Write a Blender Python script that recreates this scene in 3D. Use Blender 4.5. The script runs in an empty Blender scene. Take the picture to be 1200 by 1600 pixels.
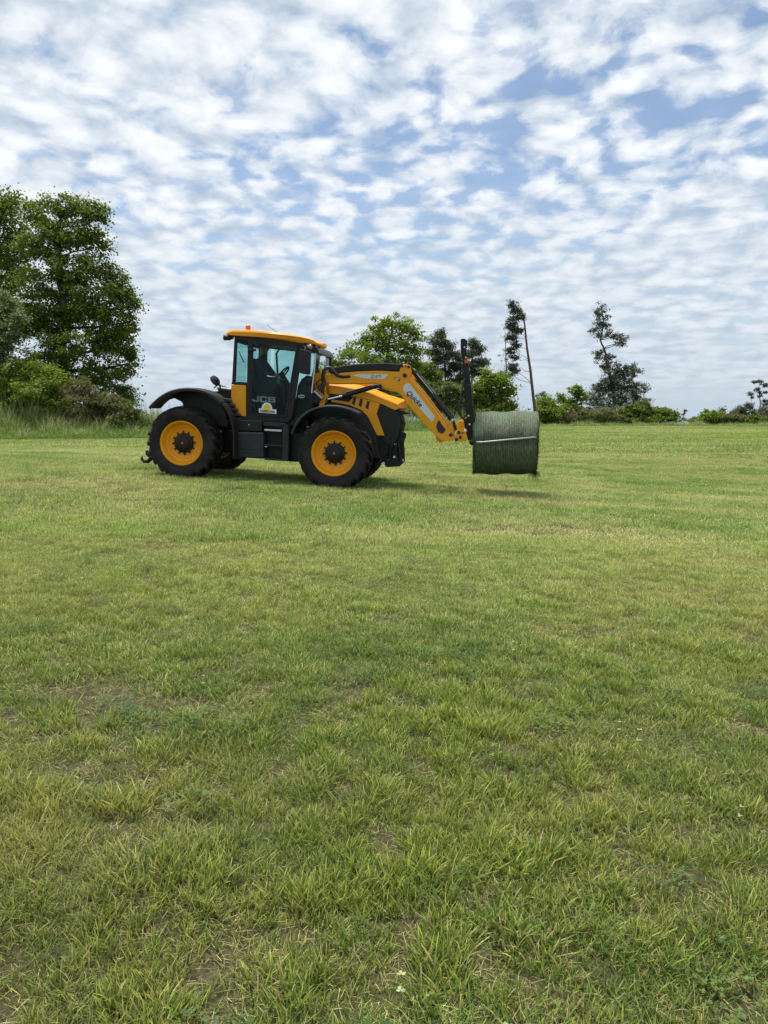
import bpy, bmesh, math, random
import numpy as np
from mathutils import Vector, Matrix

random.seed(7)
RNG = np.random.default_rng(11)
R = math.radians
scene = bpy.context.scene
COL = scene.collection

# ------------------------------------------------------------------ camera
FPX, HOR = 1160.0, 645.0            # focal length and eye level, in pixels of a 1200x1600 frame
EYE = Vector((0, 0, 1.55))
PITCH = math.atan((800 - HOR) / FPX)
cam_d = bpy.data.cameras.new('camera')
cam = bpy.data.objects.new('camera', cam_d); COL.objects.link(cam)
cam.location = EYE
cam.rotation_euler = (math.pi / 2 - PITCH, 0, 0)
cam_d.sensor_fit = 'VERTICAL'; cam_d.sensor_height = 32.0
cam_d.lens = FPX / 1600 * 32.0
cam_d.clip_start = 0.05; cam_d.clip_end = 6000
scene.camera = cam

# ------------------------------------------------------------------ light
SUN_EL, SUN_AZ = 76.0, -55.0        # azimuth measured from +Y (view direction) towards +X
sun_d = bpy.data.lights.new('sun', 'SUN'); sun_d.energy = 3.2; sun_d.angle = R(18); sun_d.color = (1.0, 0.95, 0.87)
sun = bpy.data.objects.new('sun', sun_d); COL.objects.link(sun)
sdir = Vector((math.sin(R(SUN_AZ)) * math.cos(R(SUN_EL)), math.cos(R(SUN_AZ)) * math.cos(R(SUN_EL)), math.sin(R(SUN_EL))))
sun.rotation_euler = sdir.to_track_quat('Z', 'Y').to_euler()
sun.location = (0, 0, 60)

vs = scene.view_settings
vs.view_transform = 'Standard'; vs.look = 'None'; vs.gamma = 1.0; vs.exposure = 0.80
vs.use_curve_mapping = False
scene.cycles.use_denoising = True
scene.cycles.max_bounces = 4; scene.cycles.diffuse_bounces = 2; scene.cycles.glossy_bounces = 2; scene.cycles.transmission_bounces = 2; scene.cycles.transparent_max_bounces = 12
scene.cycles.caustics_reflective = False; scene.cycles.caustics_refractive = False


class NT:
    """tiny node-tree helper"""
    def __init__(s, tree): s.t = tree; s.t.nodes.clear()
    def n(s, typ, **kw):
        nd = s.t.nodes.new(typ); ins = kw.pop('ins', {})
        for k, v in kw.items(): setattr(nd, k, v)
        for k, v in ins.items():
            if isinstance(v, bpy.types.NodeSocket): s.t.links.new(v, nd.inputs[k])
            else: nd.inputs[k].default_value = v
        return nd
    def l(s, a, b): s.t.links.new(a, b)
    def math(s, op, a, b=None, c=None, clamp=False):
        nd = s.t.nodes.new('ShaderNodeMath'); nd.operation = op; nd.use_clamp = clamp
        for i, v in enumerate((a, b, c)):
            if v is None: continue
            if isinstance(v, bpy.types.NodeSocket): s.t.links.new(v, nd.inputs[i])
            else: nd.inputs[i].default_value = v
        return nd.outputs[0]
    def ramp(s, fac, stops, interp='LINEAR'):
        nd = s.t.nodes.new('ShaderNodeValToRGB'); cr = nd.color_ramp; cr.interpolation = interp
        while len(cr.elements) < len(stops): cr.elements.new(0.5)
        for e, (p, c) in zip(cr.elements, stops):
            e.position = p; e.color = (c, c, c, 1) if isinstance(c, (int, float)) else (*c, 1)
        s.t.links.new(fac, nd.inputs[0]); return nd.outputs[0]
    def noise(s, vec, scale, detail=4.0, rough=0.5, dist=0.0, dim='3D'):
        nd = s.n('ShaderNodeTexNoise', noise_dimensions=dim, ins={'Scale': scale, 'Detail': detail, 'Roughness': rough, 'Distortion': dist})
        if vec is not None: s.t.links.new(vec, nd.inputs['Vector'])
        return nd.outputs[0]
    def mixc(s, fac, a, b, mode='MIX'):
        nd = s.t.nodes.new('ShaderNodeMix'); nd.data_type = 'RGBA'; nd.blend_type = mode
        for i, v in ((0, fac), (6, a), (7, b)):
            if isinstance(v, bpy.types.NodeSocket): s.t.links.new(v, nd.inputs[i])
            elif i == 0: nd.inputs[0].default_value = v
            else: nd.inputs[i].default_value = (*v, 1)
        return nd.outputs[2]


# ------------------------------------------------------------------ sky: Nishita under a broken altocumulus layer
world = bpy.data.worlds.new('World'); scene.world = world; world.use_nodes = True
world.cycles.sampling_method = 'MANUAL'; world.cycles.sample_map_resolution = 512
w = NT(world.node_tree)
tc = w.n('ShaderNodeTexCoord')
sky = w.n('ShaderNodeTexSky', sky_type='NISHITA', sun_disc=False, sun_elevation=R(SUN_EL), sun_rotation=R(SUN_AZ),
          altitude=300, air_density=1.0, dust_density=0.6, ozone_density=1.0)
blue = w.n('ShaderNodeVectorMath', operation='SCALE', ins={0: sky.outputs[0], 'Scale': 0.082}).outputs[0]
sep = w.n('ShaderNodeSeparateXYZ', ins={0: tc.outputs['Generated']})
zc = w.math('MAXIMUM', sep.outputs[2], 0.0)
den = w.math('ADD', zc, 0.22)
u = w.math('DIVIDE', sep.outputs[0], w.math('MULTIPLY', den, -1.0)); v = w.math('DIVIDE', sep.outputs[1], den)
uv = w.n('ShaderNodeCombineXYZ', ins={0: u, 1: v, 2: 0.0}).outputs[0]
mp = w.n('ShaderNodeMapping', ins={0: uv, 'Location': (20.2, 8.8, 0.0), 'Rotation': (0, 0, R(-30)), 'Scale': (2.15, 2.15, 1)}).outputs[0]
warp = w.n('ShaderNodeTexNoise', noise_dimensions='2D', ins={'Vector': mp, 'Scale': 2.2, 'Detail': 1.0})
wv = w.n('ShaderNodeVectorMath', operation='MULTIPLY_ADD', ins={0: warp.outputs[1], 1: (0.16, 0.16, 0), 2: mp}).outputs[0]
cover = w.noise(wv, 0.30, 2.0, 0.5, dim='2D')
puffs = w.noise(wv, 4.6, 1.5, 0.5, dim='2D')
lumps = w.noise(wv, 9.5, 4.0, 0.58, dim='2D')
cells = w.n('ShaderNodeTexVoronoi', feature='SMOOTH_F1', voronoi_dimensions='2D', ins={'Vector': wv, 'Scale': 5.2, 'Smoothness': 0.6}).outputs[0]
dens = w.math('MULTIPLY_ADD', puffs, 0.80, w.math('MULTIPLY_ADD', cover, 0.80, 0.03))
dens = w.math('MULTIPLY_ADD', cells, -0.30, dens)
dens = w.math('MULTIPLY_ADD', lumps, 0.42, dens)
mask = w.ramp(dens, [(0.655, 0.16), (0.76, 0.52), (0.85, 0.84), (1.0, 1.0)], 'EASE')
hz = w.ramp(zc, [(0.0, 1.0), (0.05, 0.62), (0.14, 0.34), (0.30, 0.0)], 'EASE')                  # thick veil of air low on the horizon
shade = w.math('MULTIPLY_ADD', w.noise(wv, 3.0, 4.0, 0.55, dim='2D'), 0.55, w.math('MULTIPLY', lumps, 0.24))
shade = w.math('MULTIPLY_ADD', cells, -0.30, w.math('ADD', shade, 0.26))
cl = w.ramp(shade, [(0.34, (0.275, 0.335, 0.405)), (0.45, (0.36, 0.41, 0.47)), (0.55, (0.47, 0.505, 0.545)), (0.68, (0.565, 0.585, 0.60))])
col = w.mixc(mask, blue, cl)
col = w.mixc(hz, col, (0.315, 0.370, 0.430))
w.l(col, w.n('ShaderNodeBackground', ins={'Strength': 1.0}).inputs[0])
bgn = [x for x in world.node_tree.nodes if x.type == 'BACKGROUND'][0]
w.l(bgn.outputs[0], w.n('ShaderNodeOutputWorld').inputs[0])


# ------------------------------------------------------------------ materials
MATS = {}
def pbr(name, colr, rough=0.5, metal=0.0, var=0.0, scale=6.0, dirt=None, dirt_amt=0.0, bump=0.0, bscale=60.0, coat=0.0, spec=0.5):
    if name in MATS: return MATS[name]
    m = bpy.data.materials.new(name); m.use_nodes = True; t = NT(m.node_tree)
    tcn = t.n('ShaderNodeTexCoord').outputs['Object']
    c = None
    if var > 0:
        c = t.mixc(t.noise(tcn, scale, 5, 0.6), tuple(x * (1 - var) for x in colr), tuple(min(1, x * (1 + var)) for x in colr))
    if dirt is not None:
        f = t.ramp(t.noise(tcn, 3.3, 7, 0.68), [(0.42, 0.0), (0.72, dirt_amt)])
        c = t.mixc(f, c if c is not None else colr, dirt)
    b = t.n('ShaderNodeBsdfPrincipled', ins={'Roughness': rough, 'Metallic': metal, 'Coat Weight': coat, 'Specular IOR Level': spec})
    if c is not None: t.l(c, b.inputs['Base Color'])
    else: b.inputs['Base Color'].default_value = (*colr, 1)
    if bump > 0:
        t.l(t.n('ShaderNodeBump', ins={'Strength': bump, 'Distance': 0.01, 'Height': t.noise(tcn, bscale, 4, 0.6)}).outputs[0], b.inputs['Normal'])
    t.l(b.outputs[0], t.n('ShaderNodeOutputMaterial').inputs[0])
    MATS[name] = m; return m

YEL = pbr('yellow_paint', (0.80, 0.335, 0.006), 0.42, var=0.06, dirt=(0.36, 0.22, 0.07), dirt_amt=0.22, spec=0.3)
RIMY = pbr('rim_paint', (0.86, 0.345, 0.005), 0.42, var=0.05, dirt=(0.30, 0.18, 0.07), dirt_amt=0.3, spec=0.3)
BLK = pbr('black_plastic', (0.011, 0.0115, 0.013), 0.5, var=0.25, dirt=(0.05, 0.045, 0.038), dirt_amt=0.3, bump=0.1, spec=0.3)
GRY = pbr('charcoal_plastic', (0.022, 0.025, 0.031), 0.48, var=0.2, dirt=(0.07, 0.065, 0.055), dirt_amt=0.25, bump=0.08, spec=0.3)
IRON = pbr('black_metal', (0.008, 0.008, 0.009), 0.42, metal=0.0, var=0.3, dirt=(0.035, 0.03, 0.024), dirt_amt=0.35, spec=0.3)
HOSE = pbr('rubber_hose', (0.012, 0.012, 0.012), 0.5)
TYRE = pbr('tyre_rubber', (0.014, 0.014, 0.0145), 0.75, var=0.25, dirt=(0.06, 0.052, 0.042), dirt_amt=0.7, bump=0.25, bscale=30, spec=0.2)
CHROME = pbr('polished_steel', (0.72, 0.73, 0.74), 0.18, metal=1.0)
STEEL = pbr('worn_steel', (0.55, 0.56, 0.55), 0.38, metal=0.85, var=0.15)
TUBE = pbr('dull_steel_tube', (0.30, 0.31, 0.29), 0.45, metal=0.6, var=0.2)
SILV = pbr('silver_sticker', (0.60, 0.63, 0.64), 0.4, var=0.06)
WHT = pbr('white_print', (0.78, 0.78, 0.76), 0.5)
INK = pbr('black_print', (0.012, 0.012, 0.014), 0.5)
JCBP = pbr('pale_green_print', (0.13, 0.20, 0.175), 0.5)
SUNP = pbr('yellow_print', (0.72, 0.62, 0.03), 0.5, var=0.35, scale=30)
REDP = pbr('red_print', (0.65, 0.08, 0.03), 0.5)
FABR = pbr('dark_clothing', (0.045, 0.05, 0.055), 0.9, var=0.3)
TROU = pbr('trouser_cloth', (0.03, 0.035, 0.05), 0.9, var=0.2)
SKIN = pbr('skin', (0.46, 0.26, 0.18), 0.55, var=0.08)
HAIR = pbr('dark_hair', (0.03, 0.02, 0.014), 0.7)
SEATM = pbr('seat_fabric', (0.03, 0.03, 0.033), 0.9)
ORNG = pbr('amber_lens', (0.62, 0.085, 0.012), 0.25)
AMB = pbr('amber_light', (0.90, 0.40, 0.02), 0.25)
LENS = pbr('lamp_lens', (0.5, 0.5, 0.5), 0.12, metal=0.4)

def glass(name, tint, ior=1.5):
    m = bpy.data.materials.new(name); m.use_nodes = True; t = NT(m.node_tree)
    tr = t.n('ShaderNodeBsdfTransparent', ins={0: (*tint, 1)}); gl = t.n('ShaderNodeBsdfGlossy', ins={'Color': (0.9, 0.95, 0.95, 1), 'Roughness': 0.03})
    fr = t.n('ShaderNodeFresnel', ins={'IOR': ior})
    mx = t.n('ShaderNodeMixShader', ins={0: t.math('MULTIPLY', fr.outputs[0], 0.22), 1: tr.outputs[0], 2: gl.outputs[0]})
    t.l(mx.outputs[0], t.n('ShaderNodeOutputMaterial').inputs[0]); MATS[name] = m; return m
GLS = glass('tinted_glass', (0.74, 0.88, 0.87))

def leaf_mat(name, dark, light, trans=0.48, dry=None, dry_amt=0.0):
    m = bpy.data.materials.new(name); m.use_nodes = True; t = NT(m.node_tree)
    geo = t.n('ShaderNodeNewGeometry'); pos = geo.outputs['Position']
    f = t.math('MULTIPLY_ADD', geo.outputs['Random Per Island'], 0.5, t.math('MULTIPLY', t.noise(pos, 0.55, 3, 0.6), 0.6))
    c = t.mixc(t.ramp(f, [(0.25, 0.0), (0.8, 1.0)]), dark, light)
    if dry: c = t.mixc(t.ramp(t.noise(pos, 0.35, 4, 0.6), [(0.48, 0.0), (0.62, dry_amt)]), c, dry)
    d = t.n('ShaderNodeBsdfPrincipled', ins={'Base Color': c, 'Roughness': 0.6, 'Specular IOR Level': 0.25})
    tl = t.n('ShaderNodeBsdfTranslucent', ins={0: t.mixc(1.0, c, (1.2, 1.25, 0.6), 'MULTIPLY')})
    t.l(t.n('ShaderNodeMixShader', ins={0: trans, 1: d.outputs[0], 2: tl.outputs[0]}).outputs[0], t.n('ShaderNodeOutputMaterial').inputs[0])
    MATS[name] = m; return m
OAKL = leaf_mat('oak_leaf', (0.062, 0.102, 0.016), (0.185, 0.245, 0.040))
OAKB = leaf_mat('bright_leaf', (0.095, 0.150, 0.022), (0.25, 0.335, 0.055))
PALEL = leaf_mat('pale_leaf', (0.10, 0.135, 0.06), (0.26, 0.31, 0.16))
DRYL = leaf_mat('scrub_leaf', (0.085, 0.115, 0.035), (0.19, 0.22, 0.075), dry=(0.17, 0.125, 0.09), dry_amt=0.8)
PINEL = leaf_mat('pine_needle', (0.046, 0.066, 0.038), (0.115, 0.140, 0.080), trans=0.15)
PINER = leaf_mat('rusty_pine_needle', (0.042, 0.055, 0.028), (0.11, 0.115, 0.062), trans=0.15)
BARK = pbr('bark', (0.045, 0.037, 0.029), 0.9, var=0.4, scale=4, bump=0.6, bscale=8)
PBARK = pbr('pine_bark', (0.13, 0.085, 0.065), 0.9, var=0.4, scale=3, bump=0.6, bscale=8)
TWIG = pbr('dry_twig', (0.15, 0.12, 0.105), 0.9, var=0.3)

def blade_mat(name, gain=(1, 1, 1), patch=1.0):
    m = bpy.data.materials.new(name); m.use_nodes = True; t = NT(m.node_tree)
    at = t.n('ShaderNodeAttribute', attribute_name='bcol', attribute_type='GEOMETRY').outputs[0]
    geo = t.n('ShaderNodeNewGeometry'); pos = geo.outputs['Position']
    oi = t.n('ShaderNodeObjectInfo').outputs['Random']
    mpp = t.n('ShaderNodeMapping', ins={0: pos, 'Rotation': (0, 0, R(38)), 'Scale': (0.55, 1.3, 0.0)}).outputs[0]
    big = t.noise(mpp, 0.33, 3, 0.55); small = t.noise(mpp, 1.7, 4, 0.6)
    dry = t.ramp(t.math('MULTIPLY_ADD', small, 0.5, t.math('MULTIPLY', big, 0.62)), [(0.52, 0.0), (0.76, 0.5 * patch)])
    c = t.mixc(dry, at, t.mixc(0.72, at, (0.42, 0.37, 0.17)))
    c = t.mixc(1.0, c, t.ramp(oi, [(0.0, (0.78, 0.80, 0.80)), (0.5, (1, 1, 1)), (1.0, (1.18, 1.14, 1.0))]), 'MULTIPLY')
    c = t.mixc(t.ramp(t.noise(mpp, 0.9, 2, 0.5), [(0.35, 0.35), (0.55, 0.0)]), c, t.mixc(1.0, c, (0.72, 0.92, 0.70), 'MULTIPLY'))
    c = t.mixc(1.0, c, gain, 'MULTIPLY')
    d = t.n('ShaderNodeBsdfPrincipled', ins={'Base Color': c, 'Roughness': 0.55, 'Specular IOR Level': 0.3})
    tl = t.n('ShaderNodeBsdfTranslucent', ins={0: c})
    t.l(t.n('ShaderNodeMixShader', ins={0: 0.35, 1: d.outputs[0], 2: tl.outputs[0]}).outputs[0], t.n('ShaderNodeOutputMaterial').inputs[0])
    MATS[name] = m; return m
GRASSM = blade_mat('grass_blade', (1.30, 1.26, 1.10))
VERGEM = blade_mat('verge_blade', (0.95, 0.98, 0.85), 0.6)


# ------------------------------------------------------------------ helpers
def tag(o, label=None, cat=None, group=None, kind=None):
    if label: o['label'] = label
    if cat: o['category'] = cat
    if group: o['group'] = group
    if kind: o['kind'] = kind
    return o

def link(name, me, mat=None, parent=None, smooth=False, bevel=0.0):
    o = bpy.data.objects.new(name, me); COL.objects.link(o)
    if mat is not None and not me.materials:
        me.materials.append(mat)
    if parent is not None: o.parent = parent
    if smooth:
        me.polygons.foreach_set('use_smooth', np.ones(len(me.polygons), dtype=bool))
    if bevel > 0:
        b = o.modifiers.new('bevel', 'BEVEL'); b.width = bevel; b.segments = 2; b.limit_method = 'ANGLE'; b.angle_limit = R(35)
    return o

def empty(name, loc=(0, 0, 0), parent=None):
    o = bpy.data.objects.new(name, None); COL.objects.link(o); o.location = loc; o.empty_display_size = 0.2
    if parent is not None: o.parent = parent
    return o

class MB:
    """mesh builder collecting verts and faces (with material indices)"""
    def __init__(s): s.v = []; s.f = []; s.m = []; s.mi = 0
    def add(s, vs_, fs):
        b = len(s.v); s.v += [tuple(p) for p in vs_]
        for f in fs: s.f.append([b + i for i in f]); s.m.append(s.mi)
    def box(s, x0, x1, y0, y1, z0, z1):
        s.add([(x0, y0, z0), (x1, y0, z0), (x1, y1, z0), (x0, y1, z0), (x0, y0, z1), (x1, y0, z1), (x1, y1, z1), (x0, y1, z1)],
              [(3, 2, 1, 0), (4, 5, 6, 7), (0, 1, 5, 4), (1, 2, 6, 5), (2, 3, 7, 6), (3, 0, 4, 7)])
    def prism(s, xz, y0, y1):
        n = len(xz)
        s.add([(x, y0, z) for x, z in xz] + [(x, y1, z) for x, z in xz],
              [list(range(n)), list(range(2 * n - 1, n - 1, -1))] + [(i, i + n, (i + 1) % n + n, (i + 1) % n) for i in range(n)])
    def tube(s, path, rad, seg=8, caps=True):
        pts = [Vector(p) for p in path]; n = len(pts)
        rads = [rad] * n if isinstance(rad, (int, float)) else list(rad)
        vs_, fs = [], []
        ref = None
        for i, p in enumerate(pts):
            d = (pts[min(i + 1, n - 1)] - pts[max(i - 1, 0)]).normalized()
            if ref is None: ref = d.orthogonal().normalized()
            a = (ref - d * ref.dot(d))
            a = a.normalized() if a.length > 1e-5 else d.orthogonal().normalized()
            ref = a; b = d.cross(a)
            for k in range(seg):
                t = 2 * math.pi * k / seg
                vs_.append(p + (a * math.cos(t) + b * math.sin(t)) * rads[i])
        for i in range(n - 1):
            for k in range(seg):
                k2 = (k + 1) % seg
                fs.append((i * seg + k, i * seg + k2, (i + 1) * seg + k2, (i + 1) * seg + k))
        if caps: fs += [list(range(seg - 1, -1, -1)), list(range((n - 1) * seg, n * seg))]
        s.add(vs_, fs)
    def lathe(s, prof, cx, cz, seg=48, ycen=0.0, closed=False):
        """prof: (radius, y) pairs, revolved about the y axis through (cx, cz)"""
        n = len(prof); vs_ = []
        for k in range(seg):
            t = 2 * math.pi * k / seg; c, q = math.cos(t), math.sin(t)
            vs_ += [(cx + r * c, ycen + y, cz + r * q) for r, y in prof]
        fs = []
        for k in range(seg):
            k2 = (k + 1) % seg
            for i in range(n - 1 if not closed else n):
                j = (i + 1) % n
                fs.append((k * n + i, k2 * n + i, k2 * n + j, k * n + j))
        s.add(vs_, fs)
    def ball(s, c, r, seg=12, rings=8):
        rx, ry, rz = (r, r, r) if isinstance(r, (int, float)) else r
        vs_ = [(c[0], c[1], c[2] + rz)]; fs = []
        for i in range(1, rings):
            a = math.pi * i / rings
            for k in range(seg):
                t = 2 * math.pi * k / seg
                vs_.append((c[0] + rx * math.sin(a) * math.cos(t), c[1] + ry * math.sin(a) * math.sin(t), c[2] + rz * math.cos(a)))
        vs_.append((c[0], c[1], c[2] - rz)); last = len(vs_) - 1
        for k in range(seg):
            k2 = (k + 1) % seg
            fs.append((0, 1 + k, 1 + k2)); fs.append((last, last - seg + k2, last - seg + k))
            for i in range(rings - 2):
                fs.append((1 + i * seg + k, 1 + (i + 1) * seg + k, 1 + (i + 1) * seg + k2, 1 + i * seg + k2))
        s.add(vs_, fs)
    def mesh(s, name, mats=()):
        me = bpy.data.meshes.new(name); me.from_pydata(s.v, [], s.f)
        for m in mats: me.materials.append(m)
        if len(mats) > 1: me.polygons.foreach_set('material_index', s.m)
        bm = bmesh.new(); bm.from_mesh(me); bmesh.ops.recalc_face_normals(bm, faces=bm.faces); bm.to_mesh(me); bm.free()
        return me
    def build(s, name, mat, parent=None, smooth=False, bevel=0.0):
        mats = mat if isinstance(mat, (list, tuple)) else [mat]
        o = link(name, s.mesh(name, mats), None, parent, False, bevel)
        if smooth:
            o.data.polygons.foreach_set('use_smooth', np.ones(len(o.data.polygons), dtype=bool))
            o.data.set_sharp_from_angle(angle=R(38))
        return o

def quads_mesh(name, V):
    """V: (N,4,3) array of quads -> mesh, fast"""
    n = len(V); me = bpy.data.meshes.new(name)
    me.vertices.add(n * 4); me.vertices.foreach_set('co', V.reshape(-1).astype(np.float32))
    me.loops.add(n * 4); me.loops.foreach_set('vertex_index', np.arange(n * 4, dtype=np.int32))
    me.polygons.add(n); me.polygons.foreach_set('loop_start', np.arange(0, n * 4, 4, dtype=np.int32))
    me.polygons.foreach_set('loop_total', np.full(n, 4, dtype=np.int32))
    me.update(calc_edges=True); return me

def ray(px, py):
    d = Vector(((px - 600) / FPX, 1.0, -(py - 800) / FPX))
    c, s_ = math.cos(PITCH), math.sin(PITCH)
    return Vector((d.x, d.y * c + d.z * s_, -d.y * s_ + d.z * c))

def W(px, py, dist):
    """world point seen at that spot of the photograph, dist metres ahead"""
    r = ray(px, py); return EYE + r * (dist / r.y)

# ------------------------------------------------------------------ ground
def gz(x, y):
    x = np.asarray(x, dtype=float); y = np.asarray(y, dtype=float)
    wgt = np.exp(-((y - 15.5) / 11.0) ** 2)
    z = wgt * (0.065 - 0.72 * np.tanh(x / 12.0))
    z = z + 0.03 * np.sin(x * 0.23 + 1.0) * np.sin(y * 0.17) * np.clip((y - 20) / 20, 0, 1)
    q = np.maximum(y - 70, 0); t = np.minimum(q, 114)
    z = z - 0.00022 * t * t - 0.05 * np.maximum(q - 114, 0)
    return np.maximum(z, -42.0)

def vnoise(x, y, seed):
    """smooth value noise in numpy, 0..1"""
    xi = np.floor(x).astype(np.int64); yi = np.floor(y).astype(np.int64); xf = x - xi; yf = y - yi
    def h(a, b):
        n = (a * 374761393 + b * 668265263 + seed * 974634777) & 0xffffffff
        n = ((n ^ (n >> 13)) * 1274126177) & 0xffffffff
        return ((n ^ (n >> 16)) & 0xffff) / 65535.0
    sx = xf * xf * (3 - 2 * xf); sy = yf * yf * (3 - 2 * yf)
    a = h(xi, yi) * (1 - sx) + h(xi + 1, yi) * sx
    b = h(xi, yi + 1) * (1 - sx) + h(xi + 1, yi + 1) * sx
    return a * (1 - sy) + b * sy

def build_ground():
    ya = np.concatenate([np.linspace(-40, 0, 12), np.arange(0.25, 12, 0.12), np.arange(12, 40, 0.5), np.arange(40, 130, 2.0), np.geomspace(130, 2600, 30)])
    xp = np.concatenate([np.arange(0, 8, 0.12), np.arange(8, 24, 0.6), np.geomspace(24, 2200, 30)])
    xa = np.concatenate([-xp[:0:-1], xp])
    X, Y = np.meshgrid(xa, ya); Z = gz(X, Y)
    near = np.clip(1 - np.hypot(X, Y) / 16, 0, 1)
    Z = Z + near * (0.05 * (vnoise(X * 1.3, Y * 1.3, 3) - 0.5) + 0.03 * (vnoise(X * 4, Y * 4, 5) - 0.5))
    n, m = X.shape
    V = np.stack([X, Y, Z], -1).reshape(-1, 3)
    idx = np.arange(n * m).reshape(n, m)
    F = np.stack([idx[:-1, :-1], idx[:-1, 1:], idx[1:, 1:], idx[1:, :-1]], -1).reshape(-1, 4)
    me = bpy.data.meshes.new('field'); me.from_pydata(V.tolist(), [], F.tolist())
    m_ = bpy.data.materials.new('field_soil'); m_.use_nodes = True; t = NT(m_.node_tree)
    pos = t.n('ShaderNodeNewGeometry').outputs['Position']
    n1 = t.noise(pos, 1.1, 5, 0.6); n2 = t.noise(pos, 26, 6, 0.7); n3 = t.noise(pos, 120, 4, 0.7)
    soil = t.mixc(n2, (0.028, 0.022, 0.015), (0.10, 0.078, 0.052))
    that = t.mixc(n3, (0.05, 0.045, 0.022), (0.17, 0.145, 0.075))
    moss = t.mixc(n2, (0.035, 0.05, 0.015), (0.10, 0.115, 0.04))
    c = t.mixc(t.ramp(n2, [(0.42, 0.0), (0.60, 1.0)]), soil, that)
    c = t.mixc(t.ramp(n1, [(0.40, 0.1), (0.62, 0.6)]), c, moss)
    bsd = t.n('ShaderNodeBsdfPrincipled', ins={'Base Color': c, 'Roughness': 0.95, 'Specular IOR Level': 0.1})
    t.l(t.n('ShaderNodeBump', ins={'Strength': 0.9, 'Distance': 0.02, 'Height': t.math('ADD', n2, t.math('MULTIPLY', n3, 0.4))}).outputs[0], bsd.inputs['Normal'])
    t.l(bsd.outputs[0], t.n('ShaderNodeOutputMaterial').inputs[0])
    tag(link('field', me, m_, smooth=True), kind='structure')
build_ground()


# ------------------------------------------------------------------ grass
def blades(specs, name, mat, cap=None):
    """specs: list of (root, dir, length, width, bend, colour_root, colour_tip) -> one tuft mesh"""
    V, F, Cc = [], [], []
    for (p, az, L, wd, lean, bend, c0, c1) in specs:
        d = np.array([math.cos(az), math.sin(az), 0]); s_ = np.array([-d[1], d[0], 0])
        s_ = s_ * math.cos(0.6) + d * math.sin(0.6) * random.choice((-1, 1))
        pts = []; cur = np.array([p[0], p[1], -0.012]); ang = lean
        k = 3
        for i in range(k + 1):
            pts.append(cur.copy()); step = L / k
            cur = cur + step * (d * math.sin(ang) + np.array([0, 0, 1]) * math.cos(ang)); ang = min(ang + bend / k, 1.62)
        b = len(V)
        for i, q in enumerate(pts):
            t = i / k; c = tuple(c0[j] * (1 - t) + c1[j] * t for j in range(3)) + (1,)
            wv_ = wd * (1 - 0.35 * t) if i < k else wd * 0.25
            V += [tuple(q - s_ * wv_ / 2), tuple(q + s_ * wv_ / 2)]; Cc += [c, c]
        for i in range(k): F.append((b + 2 * i, b + 2 * i + 1, b + 2 * i + 3, b + 2 * i + 2))
    me = bpy.data.meshes.new(name); me.from_pydata(V, [], F)
    ca = me.color_attributes.new('bcol', 'FLOAT_COLOR', 'POINT'); ca.data.foreach_set('color', np.array(Cc, dtype=np.float32).reshape(-1))
    me.materials.append(mat); return bpy.data.objects.new(name, me)

GAIN = [1.0, 1.0]
def gcol(kind):
    j = random.uniform(0.55, 1.45) * GAIN[0]; q = random.uniform(-0.012, 0.012)
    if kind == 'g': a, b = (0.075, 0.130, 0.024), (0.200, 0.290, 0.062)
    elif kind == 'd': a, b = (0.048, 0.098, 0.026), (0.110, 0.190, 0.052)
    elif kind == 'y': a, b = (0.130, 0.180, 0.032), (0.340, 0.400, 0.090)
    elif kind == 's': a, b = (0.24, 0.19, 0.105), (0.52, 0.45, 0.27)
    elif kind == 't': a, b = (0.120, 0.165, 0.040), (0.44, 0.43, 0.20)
    k = (1, 1, GAIN[1])
    return tuple(max(0.01, x * j * f + q) for x, f in zip(a, k)), tuple(max(0.01, x * j * f + q) for x, f in zip(b, k))

def tuft(name, n, rad, hmin, hmax, wmin, wmax, mix, lean=0.5, mat=None, flat=0.15):
    sp = []
    for _ in range(n):
        rr = rad * math.sqrt(random.random()); a = random.uniform(0, 6.283)
        p = (rr * math.cos(a), rr * math.sin(a)); az = a + random.gauss(0, 0.9)
        kind = random.choices(list(mix), weights=list(mix.values()))[0]
        L = random.uniform(hmin, hmax); c0, c1 = gcol(kind)
        if kind == 's' and random.random() < 0.7 or random.random() < flat:
            sp.append((p, az, L * 0.9, random.uniform(wmin, wmax) * 0.8, random.uniform(1.15, 1.5), 0.25, c0, c1))
        else:
            sp.append((p, az, L, random.uniform(wmin, wmax), abs(random.gauss(0.12, 0.22)) * lean * 2, random.uniform(0.1, 1.1), c0, c1))
    return blades(sp, name, mat or GRASSM)

def proto_collection(name, objs):
    c = bpy.data.collections.new(name)
    for i, o in enumerate(objs):
        o.name = '%s_%02d' % (name, i); c.objects.link(o)
    return c

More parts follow.
